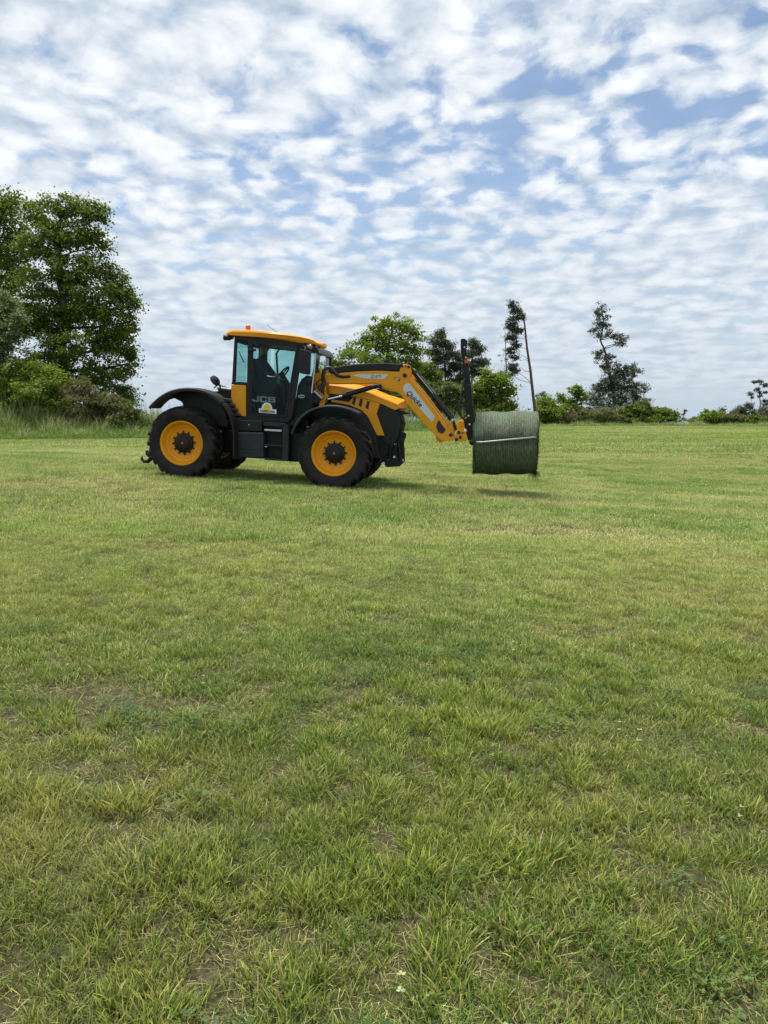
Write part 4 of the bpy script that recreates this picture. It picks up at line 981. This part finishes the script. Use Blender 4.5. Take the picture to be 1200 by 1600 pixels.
    # steering wheel: torus tilted towards the driver
    cx, cz = P(441, 585, 0); ax = Vector((-0.78, 0, 0.62)); e1 = Vector((0, 1, 0)); e2 = ax.cross(e1)
    global SWC, SWE; SWC = Vector((cx, 0, cz)); SWE = (e1, e2)
    m = MB(); m.tube([SWC + (e1 * math.cos(t) + e2 * math.sin(t)) * .20 for t in np.linspace(0, 6.283, 29)], .017, 8, caps=False)
    for t in (0.5, 2.64, 4.71): m.tube([SWC, SWC + (e1 * math.cos(t) + e2 * math.sin(t)) * .20], .014, 6)
    m.tube([SWC - ax * .02, SWC + ax * .03], .05, 12); m.build('steering_wheel', INK, T, smooth=True)
    m = MB(); m.tube([SWC, P3(448, 600, 0), P3(458, 640, 0)], [.04, .07, .13], 10); m.build('steering_column', IRON, T, smooth=True)
    # inner grab frame seen through the door
    m = MB(); m.tube([P3(434, 590, .74), P3(432, 552, .74), P3(437, 545, .74), P3(466, 548, .74)], .022, 8); m.build('grab_rail', IRON, T, smooth=True)
build_cab()

def build_bonnet():
    yh = -0.50
    up = [(513.5, 601.5), (530, 602.8), (556, 607.2), (577, 612.2), (600, 622), (622.5, 631), (625, 637.5), (617, 640.6), (594, 630.2), (575, 624), (556, 619.5), (530, 616.5), (515, 614.5)]
    xz = PP(up, yh); n = len(xz); ysec = [-0.50, -0.47, -0.36, 0, 0.36, 0.47, 0.50]
    m = MB(); vs_ = []
    for y in ysec:
        t = 1 - (abs(y) / 0.5) ** 2
        for i, (x, z) in enumerate(xz): vs_.append((x + (0.10 * t if i in (5, 6, 7) else 0), y, z + (0.085 * t if i < 6 else 0) - (0.02 if abs(y) > 0.49 and i < 6 else 0)))
    fs = [tuple(range(n)), tuple(range(len(vs_) - 1, len(vs_) - n - 1, -1))]
    for i in range(len(ysec) - 1):
        for j in range(n): fs.append((i * n + j, (i + 1) * n + j, (i + 1) * n + (j + 1) % n, i * n + (j + 1) % n))
    m.add(vs_, fs); bon = m.build('bonnet', YEL, T, smooth=True)
    for mir in (False, True):
        sp = plate('bonnet_side', [(516, 623.4), (530, 626), (545, 628.4), (552, 619.6), (575, 624.6), (593.5, 630.8), (588.3, 647), (600.5, 680.5), (589, 680.5), (574, 650), (565, 641.2), (547, 633.5), (530, 630), (518, 628.5)], -0.52, 0.08, YEL, bevel=0.008, mirror=mir)
        for (a, b) in ((552.6, 619.8), (563.0, 622.8), (573.8, 626.2)):
            plate('vent', [(a, b), (a + 4.0, b + 1.0), (a + 1.6, b + 13.5), (a - 2.8, b + 11)], -0.5235, 0.02, INK, sp, bevel=0, mirror=mir)
        plate('engine_mesh', [(516, 615), (550, 619.6), (546, 628.5), (530, 626), (516, 623.5)], -0.47, 0.05, IRON, bevel=0, mirror=mir)
        plate('grille_side', [(593.5, 631), (617, 641), (622, 645), (627, 662), (622, 684), (612, 700), (598, 690), (588.3, 647)], -0.49, 0.12, BLK, bevel=0.015, mirror=mir)
    x0 = P(520, 640, -0.4)[0]; x1 = P(612, 660, -0.4)[0]; z0 = P(560, 720, -.4)[1]; z1 = P(560, 628, -.4)[1]
    m = MB(); m.prism(PP([(500, 640), (520, 618), (560, 622), (596, 634), (620, 645), (624, 665), (616, 700), (600, 715), (520, 705)], -0.44), -0.43, 0.43); m.build('engine_block', IRON, T, bevel=0.02)
    m = MB(); gx = P(622, 660, 0)[0]
    for i in range(9):
        z = P(622, 645, 0)[1] - i * 0.055; m.box(gx + 0.01, gx + 0.05, -.42, .42, z - .016, z + .016)
    m.build('grille', BLK, T, bevel=0.006)
    # dark inner arch between wheel and side panel
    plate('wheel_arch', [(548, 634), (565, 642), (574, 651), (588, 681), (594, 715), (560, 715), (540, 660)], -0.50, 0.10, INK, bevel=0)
    # front linkage
    fl = empty('front_linkage', (0, 0, 0), T)
    for y in (-0.40, 0.30):
        plate('side_plate', [(618, 641), (634, 642), (641, 646), (629, 648), (627, 653), (632.5, 659), (631, 664), (628, 674), (634, 677), (634.5, 682), (631, 690), (632, 718), (625, 729), (604, 730), (597, 722), (600, 690), (614, 668), (616, 650)], y, 0.10, IRON, fl, bevel=0.012)
    plate('cross_beam', [(602, 700), (628, 702), (628, 726), (604, 727)], -0.34, 0.68, IRON, fl, bevel=0.02)
    plate('label_plate', [(620.5, 663.5), (627.5, 664.5), (625, 672.5), (619, 671)], -0.405, 0.003, SILV, fl, bevel=0)
    m = MB()
    for (a, b, r) in ((617, 677, .014), (617, 684.5, .016), (616, 693.5, .02), (620, 693.5, .016), (629.5, 719, .02), (599, 724, .028), (607, 717, .022), (616, 714, .024), (634, 643.2, .012), (637, 643.6, .012)):
        m = MB(); m.tube([P3(a, b, -0.43), P3(a, b, -0.39)], r, 8); m.build('bolt', STEEL, fl)
    for (a0, b0, a1, b1) in ((622, 690, 626, 720), (612, 684, 608, 718)):
        m = MB(); m.tube([P3(a0, b0, -0.46), P3(a1, b1, -0.46)], .035, 10); m.build('lift_arm', IRON, fl, smooth=True)
build_bonnet()

def build_loader():
    YA = -0.62
    pin_mesh = None
    for mir in (False, True):
        s = -1 if mir else 1
        def Q(a, b, y): v_ = P3(a, b, y); return Vector((v_.x, s * v_.y, v_.z))
        def pins(lst, y, parent, r=.03):
            for (a, b, k) in lst:
                m = MB(); m.tube([Q(a, b, y - .02), Q(a, b, y + .05)], r * k, 12); m.build('pin', INK, parent, smooth=True)
        tw = plate('loader_tower', [(490, 577), (500.8, 576), (502.6, 596), (508, 600), (510, 616), (513, 619), (508, 628), (505, 637), (498, 637), (499, 623), (492.5, 612), (489.5, 606)], YA + .02, 0.10, YEL, bevel=0.012, mirror=mir)
        pins([(496, 579.5, 1.3), (513, 623.5, 1.0)], YA + .02, tw)
        plate('tower_foot', [(496, 630), (540, 634), (552, 660), (520, 690), (496, 680)], YA + .05, 0.30, IRON, bevel=0.02, mirror=mir)
        arm = plate('loader_arm', [(505.5, 587), (508, 584.5), (531, 582.6), (560, 580), (590, 579), (624, 580.5), (625.5, 570.5), (633.5, 569), (641, 571), (643.4, 582), (640.6, 590), (657.5, 610), (680, 640), (697.5, 664), (702, 676), (711, 685), (706, 688.5), (690, 689.5), (684, 684.5), (665, 664.5), (635, 630.5), (628, 619), (622, 613.6), (613, 611), (597, 607.8), (592, 603), (587, 599.4), (565, 599.8), (524, 600.4), (509, 599), (505, 594)], YA, 0.14, YEL, bevel=0.014, mirror=mir)
        # raised web along the lower edge of the upper arm
        plate('web', [(510, 596.4), (565, 596.8), (590, 596.4), (604, 599), (616, 606), (613, 608.6), (597, 605.4), (592, 601.8), (587, 598.2), (565, 598.8), (524, 599.2)], YA - .012, 0.03, YEL, arm, bevel=0.006, mirror=mir)
        plate('arm_cover', [(514, 580), (519, 574.4), (535, 571.4), (552, 569), (580, 567.4), (603, 566.8), (625.4, 569), (624.4, 580.2), (590, 578.8), (560, 579.8), (531, 582.4), (516, 584)], YA - .01, 0.16, BLK, bevel=0.02, mirror=mir)
        d1 = plate('decal', [(550.5, 586.3), (560, 584.6), (607.5, 584.6), (599, 592.2), (575, 591.6), (562, 589.6)], YA - .003, 0.01, SILV, arm, bevel=0, mirror=mir)
        d2 = plate('decal', [(630.6, 603), (635.5, 598.4), (640, 599.4), (680, 651.4), (675, 659.4), (630, 610)], YA - .003, 0.01, SILV, arm, bevel=0, mirror=mir)
        if not mir:
            text('lettering', 'Q 6\u1d39' if False else 'Q 6M', 579.5, 590.4, 15.5, YA - .003, INK, arm, angle=-0.03, bold=0.0, shear=0.2)
            text('lettering', 'Quicke', 634.6, 614.6, 31, YA - .003, INK, arm, angle=0.80, bold=0.022, shear=0.3)
            plate('decal', [(616, 589.4), (625.6, 591), (625, 595.4), (621, 594.6), (620.6, 592.6), (616.4, 591.2)], YA - .003, 0.006, INK, arm, bevel=0)
            plate('decal', [(618, 590.6), (624, 591.8), (623.6, 593), (618.4, 592)], YA - .006, 0.004, WHT, arm, bevel=0)
        plate('arm_cap', [(686, 656), (690.5, 663.5), (696.5, 671), (693.5, 676.4), (689, 677.4), (684.5, 674.6), (681.4, 666.4), (683.4, 659.6)], YA - .012, 0.03, GRY, arm, bevel=0.008, mirror=mir)
        pins([(627.5, 571.6, 1.1), (634, 571.8, .5), (638.5, 573.2, .9), (632.6, 586.6, 1.35), (593.6, 603.8, 1.2), (704.5, 679.5, 1.2)], YA, arm)
        # hydraulic cylinders
        cy = MB(); yc = YA + .03; yl = YA - 0.07
        cy.tube([Q(536, 618.6, yl), Q(589, 602.8, yl)], .046, 14); cy.tube([Q(535.5, 618.8, yl), Q(539, 617.8, yl)], .054, 14); cy.tube([Q(593.6, 603.8, yl - .04), Q(593.6, 603.8, YA + .05)], .04, 12); cy.tube([Q(588, 603, yl), Q(594, 603.8, yl)], .035, 10)
        c1 = cy.build('lift_cylinder', IRON, T, smooth=True)
        m = MB(); m.tube([Q(512.5, 624, yl), Q(536, 618.6, yl)], .024, 10); m.build('piston_rod', CHROME, c1, smooth=True)
        m = MB(); m.tube([Q(540, 613.4, yl - .03), Q(580, 602, yl - .03)], .010, 6); m.build('hydraulic_pipe', IRON, c1, smooth=True)
        cy = MB(); cy.tube([Q(639, 572.6, YA + .06), Q(705, 654.6, YA + .06)], .04, 14); cy.tube([Q(701.5, 650.2, YA + .06), Q(705.5, 655.2, YA + .06)], .05, 14)
        c2 = cy.build('tilt_cylinder', IRON, T, smooth=True)
        m = MB(); m.tube([Q(705, 654.6, YA + .06), Q(711, 663, YA + .06)], .024, 10); m.build('piston_rod', CHROME, c2, smooth=True)
        m = MB(); m.tube([Q(651, 583.5, YA + .0), Q(676, 614, YA + .0)], .010, 6); m.build('hydraulic_pipe', STEEL, c2, smooth=True)
        # bell links and carrier plates
        plate('tilt_link', [(700, 667), (703, 659.5), (707.5, 657.4), (710.5, 661), (709.4, 675), (706, 682), (700.5, 678)], YA + .02, 0.05, YEL, bevel=0.008, mirror=mir)
        plate('tilt_link', [(707, 657), (710.5, 658), (714.4, 670.5), (711.5, 673), (708.5, 668)], YA - .01, 0.04, IRON, bevel=0.006, mirror=mir)
        cp = plate('tool_carrier', [(711.5, 663), (716, 657.8), (721, 656.6), (724.4, 659), (726, 673), (730.8, 685.5), (729.5, 688.6), (718, 690.6), (712, 688.5), (709.5, 684.5), (714, 672)], YA - .01, 0.07, YEL, bevel=0.01, mirror=mir)
        pins([(717, 675.8, 1.05), (719.4, 683.4, 1.05), (713, 686.8, 1.15), (723, 676.4, .6)], YA - .01, cp)
    m = MB(); a = P3(690, 683, 0); m.tube([(a.x, -.55, a.z), (a.x, .55, a.z)], .09, 12); a = P3(637, 600, 0); m.tube([(a.x, -.55, a.z), (a.x, .55, a.z)], .07, 12); m.build('torque_tube', YEL, T, smooth=True)
    # hydraulic coupler block with hoses
    plate('coupler_block', [(482, 621), (490.5, 611), (502.4, 622), (493.5, 633)], YA - .06, 0.16, IRON, bevel=0.012)
    plate('coupler_rim', [(489.6, 611.4), (491.2, 609.8), (504, 621.8), (502.4, 623.4)], YA - .075, 0.18, STEEL, bevel=0.004)
    plate('coupler_rim', [(480.6, 622.2), (482.2, 620.6), (490, 612), (491, 612.8)], YA - .075, 0.01, STEEL, bevel=0)
    for i in range(4):
        a0, b0 = 494 + i * 3.1, 611.5 + i * 3.0
        m = MB(); m.tube([P3(a0, b0, YA - .05), P3(a0 + 2.4, b0 - 3.4, YA - .06)], .018, 8); cpl = m.build('coupling', STEEL, T, smooth=True)
        m = MB(); ex, ey = 504.5 + i * 0.8, 590 + i * 0.6
        m.tube(spl([(*P3(a0 + 2.4, b0 - 3.4, YA - .06),), (*P3(a0 + 5.0 - i, b0 - 9 - i, YA - .12),), (*P3(ex + 1, ey + 8, YA - .10),), (*P3(ex, ey, YA - .05),)], 15), .014, 7); m.build('hose', HOSE, T, smooth=True)
    m = MB(); m.tube(spl([(*P3(497, 604, YA - .04),), (*P3(494.5, 600, YA - .10),), (*P3(498, 595, YA - .12),), (*P3(504, 592, YA - .04),)], 15), .013, 7); m.build('hose', HOSE, T, smooth=True)
    m = MB(); m.tube(spl([(*P3(506, 600, YA - .04),), (*P3(504.5, 585, YA - .08),), (*P3(509, 576, YA - .07),), (*P3(516, 575, YA - .06),), (*P3(524, 583, YA - .06),), (*P3(530, 588, YA - .05),)], 25), .035, 9); m.build('hose', HOSE, T, smooth=True)
    plate('hose_guide', [(524, 584), (528, 585), (536, 586.6), (546.5, 586.2), (547.6, 588.4), (546, 590.4), (534, 591.4), (528, 588.5)], YA - .02, 0.05, BLK, bevel=0.01)
    # bale gripper: tall double mast with side tubes
    mast = empty('bale_gripper', (0, 0, 0), T)
    ym = -0.46
    for y in (ym, 0.34):
        plate('upright', [(719.6, 530.6), (721, 529), (727, 529.2), (728, 531.5), (728.6, 548), (732.4, 572), (735.6, 600), (739, 634), (744, 670), (747, 690), (744, 694), (737.5, 693), (732.5, 676), (727.5, 640), (724.4, 600), (722.6, 565), (719.8, 548)], y, 0.12, IRON, mast, bevel=0.01)
    plate('upright_band', [(724, 601.2), (735.8, 600.4), (736.2, 603.6), (724.4, 604.4)], ym - .02, 0.16, GRY, mast, bevel=0.006)
    for (a, b) in ((724, 538), (726.5, 585), (733, 640), (741, 684)):
        c = P3(a + 3, b, 0); m = MB(); m.box(c.x - .04, c.x + .04, ym + .12, .34, c.z - .05, c.z + .05); m.build('cross_bar', IRON, mast, bevel=0.01)
    plate('warning_label', [(725.6, 562), (731, 561.4), (731.6, 567), (726, 567.6)], ym - .003, 0.004, REDP, mast, bevel=0)
    m = MB()
    for (a, b) in ((725.8, 542.5), (728, 558.5), (732, 649.5), (733.5, 663), (742, 679)): 
        m = MB(); m.tube([P3(a, b, ym - .02), P3(a, b, ym + .02)], .02, 8); m.build('bolt', STEEL, mast)
    for pts in ([(727, 590), (722, 610), (719.5, 625), (717, 640), (722, 652), (729, 648)], [(726, 615), (720, 628), (716.5, 636), (718.5, 648), (725, 655)], [(728, 640), (722, 634), (718, 640), (721, 650)]):
        m = MB(); m.tube(spl([(*P3(a, b, -0.50),) for a, b in pts], 24), .017, 7); m.build('hose', HOSE, mast, smooth=True)
    plate('carriage', [(724, 655), (733, 652), (740, 690), (731, 688)], -0.44, 0.88, IRON, mast, bevel=0.012)
    m = MB(); m.ball(P3(738, 691, ym - .05), .06, 12, 8); m.build('tube_socket', IRON, mast, smooth=True)
    m = MB(); m.ball(P3(726.5, 674, -0.5), .05, 10, 8); m.build('coupling', STEEL, mast, smooth=True)
    a = P3(741, 691.2, -0.655); b = P3(838, 683.8, -0.655)
    for s in (1, -1):
        m = MB(); m.tube([(a.x - .02, s * -.46, a.z - .02), (a.x + .06, s * -.62, a.z), (a.x + .14, s * -.655, a.z + .01), (b.x - .05, s * -.655, b.z), (b.x, s * -.64, b.z)], [.035, .03, .019, .019, .012], 12); m.build('grip_tube', TUBE, mast, smooth=True)
build_loader()


# ------------------------------------------------------------------ round bale held by the gripper
def build_bale():
    x0, _ = P(742.5, 690, 0); x1, _ = P(841.5, 690, 0); _, zt = P(792, 642.5, 0); _, zb = P(792, 740, 0)
    rad = (zt - zb) / 2; zc_ = (zt + zb) / 2; L = x1 - x0; tilt = -0.02
    cen = Vector(((x0 + x1) / 2, 0, zc_))
    root = empty('round_bale', TM @ Vector((cen.x, 0, zb))); root.rotation_euler = (0, T_PIT - 0.062, -T_YAW)
    tag(root, 'round bale of green hay in net wrap hanging from the loader gripper', 'hay bale')
    nx, na = 150, 72; V = []; F = []
    for i in range(nx + 1):
        t = i / nx; e = min(t, 1 - t) * L
        for k in range(na):
            a = 2 * math.pi * k / na; ca, sa = math.cos(a), math.sin(a)
            r = rad - 0.035 * math.exp(-e / 0.03) + 0.0045 * (1 if i % 2 else -1) * (0.4 + random.random())
            r += 0.018 * math.sin(3 * a + t * 2) + 0.012 * math.sin(5 * t * 3.1 + a * 2) + random.gauss(0, 0.003)
            pinch = 0.035 * math.exp(-((sa - 0.0) / 0.10) ** 2)
            V.append(((t - 0.5) * L * (1.0 + 0.02 * sa) - 0.02 * sa * (1 - t), (r - pinch) * ca, rad + r * sa))
    for i in range(nx):
        for k in range(na):
            k2 = (k + 1) % na; F.append((i * na + k, (i + 1) * na + k, (i + 1) * na + k2, i * na + k2))
    me = bpy.data.meshes.new('net_wrap'); me.from_pydata(V, [], F)
    m_ = bpy.data.materials.new('net_wrapped_hay'); m_.use_nodes = True; t = NT(m_.node_tree)
    tcn = t.n('ShaderNodeTexCoord').outputs['Object']
    mp1 = t.n('ShaderNodeMapping', ins={0: tcn, 'Scale': (150, 9, 9)}).outputs[0]
    st = t.noise(mp1, 1.0, 3, 0.6); big = t.noise(tcn, 2.2, 3, 0.5); sm = t.noise(tcn, 45, 4, 0.7)
    wvn = t.n('ShaderNodeTexWave', wave_type='BANDS', bands_direction='X', ins={'Vector': tcn, 'Scale': 9.5, 'Distortion': 1.2, 'Detail': 2.0, 'Detail Scale': 3.0}).outputs['Fac']
    st = t.math('MULTIPLY_ADD', wvn, 0.13, t.math('MULTIPLY_ADD', sm, 0.36, t.math('MULTIPLY', st, 0.55)))
    hay = t.mixc(sm, (0.010, 0.022, 0.008), (0.060, 0.095, 0.040))
    hay = t.mixc(t.ramp(big, [(0.42, 0.0), (0.62, 0.65)]), hay, t.mixc(sm, (0.035, 0.03, 0.018), (0.12, 0.095, 0.065)))
    net = t.mixc(t.ramp(st, [(0.44, 0.02), (0.68, 0.72)]), hay, (0.25, 0.35, 0.21))
    b = t.n('ShaderNodeBsdfPrincipled', ins={'Base Color': net, 'Roughness': 0.6, 'Specular IOR Level': 0.35})
    t.l(t.n('ShaderNodeBump', ins={'Strength': 0.8, 'Distance': 0.02, 'Height': sm}).outputs[0], b.inputs['Normal'])
    t.l(b.outputs[0], t.n('ShaderNodeOutputMaterial').inputs[0])
    link('net_wrap', me, m_, root, smooth=True)
    HAYM = pbr('packed_hay', (0.045, 0.055, 0.022), 0.9, var=0.5, scale=25, bump=1.0, bscale=40)
    for s in (-1, 1):
        V = [(s * (L / 2 - 0.015 - 0.01 * random.random()) if r > 0 else s * (L / 2 - 0.03), r * math.cos(2 * math.pi * k / 48), rad + r * math.sin(2 * math.pi * k / 48)) for r in (rad * .97, rad * .8, rad * .6, rad * .4, rad * .2) for k in range(48)]
        F = [(j * 48 + k, j * 48 + (k + 1) % 48, (j + 1) * 48 + (k + 1) % 48, (j + 1) * 48 + k) for j in range(4) for k in range(48)] + [tuple(range(4 * 48, 5 * 48))]
        me = bpy.data.meshes.new('end_face'); me.from_pydata(V, [], F); link('end_face', me, HAYM, root)
    # loose stalks hanging out of the ends and the underside
    n = 5200; a = RNG.uniform(0, 6.283, n); s = RNG.choice([-1, 1], n); rr = rad * np.sqrt(RNG.uniform(0.25, 1.0, n)) * 0.99
    edge = RNG.uniform(0, 1, n) < 0.45; rr = np.where(edge, rad * 0.985, rr)
    p = np.stack([s * (L / 2 - np.where(edge, RNG.uniform(0, .05, n), 0.01)), rr * np.cos(a), rad + rr * np.sin(a)], -1)
    d = np.stack([s * RNG.uniform(0.2, 1.0, n), np.cos(a) * .5, np.sin(a) * .4 - RNG.uniform(0.2, 1.2, n)], -1) + RNG.normal(0, 0.35, (n, 3)); d /= np.linalg.norm(d, axis=1)[:, None]
    ln = RNG.uniform(0.012, 0.045, n)[:, None]; sd = np.cross(d, RNG.normal(size=(n, 3))); sd /= np.linalg.norm(sd, axis=1)[:, None]; sd *= 0.0028
    # a wisp hanging from the lower front corner
    k = RNG.choice(n, 220, replace=False); p[k] = np.array([L / 2 - 0.03, -0.1, 0.03]) + RNG.normal(0, 1, (220, 3)) * np.array([.05, .12, .02]); d[k] = np.array([.1, 0, -1]) + RNG.normal(0, .35, (220, 3)); ln[k] = RNG.uniform(.04, .12, (220, 1))
    q = np.stack([p - sd, p + sd, p + d * ln + sd * .5, p + d * ln - sd * .5], 1)
    o = link('loose_hay', quads_mesh('loose_hay', q), leaf_mat('loose_hay', (0.02, 0.035, 0.012), (0.10, 0.115, 0.05)), root); o['kind'] = 'stuff'
build_bale()


# ------------------------------------------------------------------ driver
def build_driver():
    sx, sz = SEAT
    pts, edges, rad = [], [], []
    def v(p, r, par=None):
        pts.append(tuple(p)); rad.append(r if isinstance(r, tuple) else (r, r)); i = len(pts) - 1
        if par is not None: edges.append((par, i))
        return i
    pel = v((sx - .11, 0, sz + .16), (.15, .13)); sp = v((sx - .14, 0, sz + .33), (.145, .12), pel); ch = v((sx - .14, 0, sz + .50), (.17, .13), sp)
    nk = v((sx - .11, 0, sz + .64), .062, ch); jaw = v((sx - .085, 0, sz + .72), (.078, .085), nk); hd = v((sx - .09, 0, sz + .79), (.085, .10), jaw); tp = v((sx - .095, 0, sz + .87), (.07, .075), hd)
    v((sx + .022, 0, sz + .765), .014, hd)                                   # nose
    for s in (-1, 1): v((sx - .10, s * .092, sz + .775), .018, hd)           # ears
    e1, e2 = SWE; ax = e2.cross(e1) * -1
    ax = Vector((-0.78, 0, 0.62))
    hands = []
    for s in (-1, 1):
        sh = v((sx - .13, s * .20, sz + .53), .068, ch); el = v((sx + .06, s * .27, sz + .30), .052, sh)
        tt = 0.35 if s > 0 else math.pi - 0.35
        ro = (e1 * math.cos(tt) + e2 * math.sin(tt)); rim = SWC + ro * .20; tg = ro.cross(ax).normalized()
        wr = v(rim + ax * .05 - Vector((.085, 0, .01)), .030, el); pm = v(rim + ax * .042 + ro * .004 - Vector((.03, 0, 0)), (.034, .022), wr)
        hands.append((pm, rim, ro, tg))
        for k, off in enumerate((-.030, -.010, .010, .030)):
            ln = (0.85, 1.0, 0.95, 0.75)[k]; c = rim + tg * off
            f = v(c + ax * .030 + ro * .022, .0095, pm); f = v(c + ro * .036 * ln, .009, f); f = v(c - ax * .027 * ln + ro * .016, .0085, f); v(c - ax * .020 * ln - ro * .016, .0075, f)
        f = v(rim + ax * .032 - ro * .020 + tg * .035 * s, .011, pm); v(rim + ax * .006 - ro * .030 + tg * .05 * s, .0095, f)
        hp = v((sx - .06, s * .10, sz + .14), .095, pel); kn = v((sx + .36, s * .14, sz + .16), .072, hp); an = v((sx + .42, s * .14, sz - .30), .048, kn); v((sx + .58, s * .15, sz - .36), .045, an)
    me = bpy.data.meshes.new('person'); me.from_pydata(pts, edges, [])
    o = bpy.data.objects.new('person', me); COL.objects.link(o)
    o.modifiers.new('skin', 'SKIN'); o.modifiers.new('sub', 'SUBSURF').levels = 1
    for i, r in enumerate(rad):
        o.data.skin_vertices[0].data[i].radius = r
        o.data.skin_vertices[0].data[i].use_root = (i == pel)
    bpy.context.view_layer.update()
    m2 = bpy.data.meshes.new_from_object(o.evaluated_get(bpy.context.evaluated_depsgraph_get()))
    bpy.data.objects.remove(o)
    off = Vector((sx, 0, sz))
    for m_ in (FABR, SKIN, TROU): m2.materials.append(m_)
    wr_pts = [Vector(h[1]) for h in hands]
    for f in m2.polygons:
        c = f.center; mi = 0
        if c.z > sz + .655 or any((c - h).length < .085 for h in wr_pts): mi = 1
        elif c.z < sz + .20 and not (c.z > sz + .24): mi = 2
        f.material_index = mi; f.use_smooth = True
    m2.transform(Matrix.Translation(-off))
    b = bpy.data.objects.new('person', m2); COL.objects.link(b)
    b.location = TM @ off; b.rotation_euler = TROT
    tag(b, 'person in dark clothes and a cap driving, seen through the cab glass', 'person')
    m = MB(); c = (-.093, 0, .84); n = 16; vs_ = []; fs = []
    for i in range(6):
        a_ = math.pi / 2 * i / 5
        for k in range(n): t = 2 * math.pi * k / n; vs_.append((c[0] + .108 * math.cos(a_) * math.cos(t), .098 * math.cos(a_) * math.sin(t), c[2] - .02 + .105 * math.sin(a_)))
    for i in range(5):
        for k in range(n): fs.append((i * n + k, i * n + (k + 1) % n, (i + 1) * n + (k + 1) % n, (i + 1) * n + k))
    m.add(vs_, fs)
    m.add([(.0, -.075, .825), (.06, -.06, .815), (.10, 0, .81), (.06, .06, .815), (.0, .075, .825), (.0, -.075, .835), (.06, -.06, .825), (.10, 0, .82), (.06, .06, .825), (.0, .075, .835)],
          [(4, 3, 2, 1, 0), (5, 6, 7, 8, 9), (0, 1, 6, 5), (1, 2, 7, 6), (2, 3, 8, 7), (3, 4, 9, 8), (4, 0, 5, 9)])
    m.build('cap', TROU, b, smooth=True)
    m = MB()
    for s in (-1, 1): m.ball((.004, s * .034, .79), (.010, .012, .009), 8, 6)
    m.build('eyes', INK, b)
build_driver()
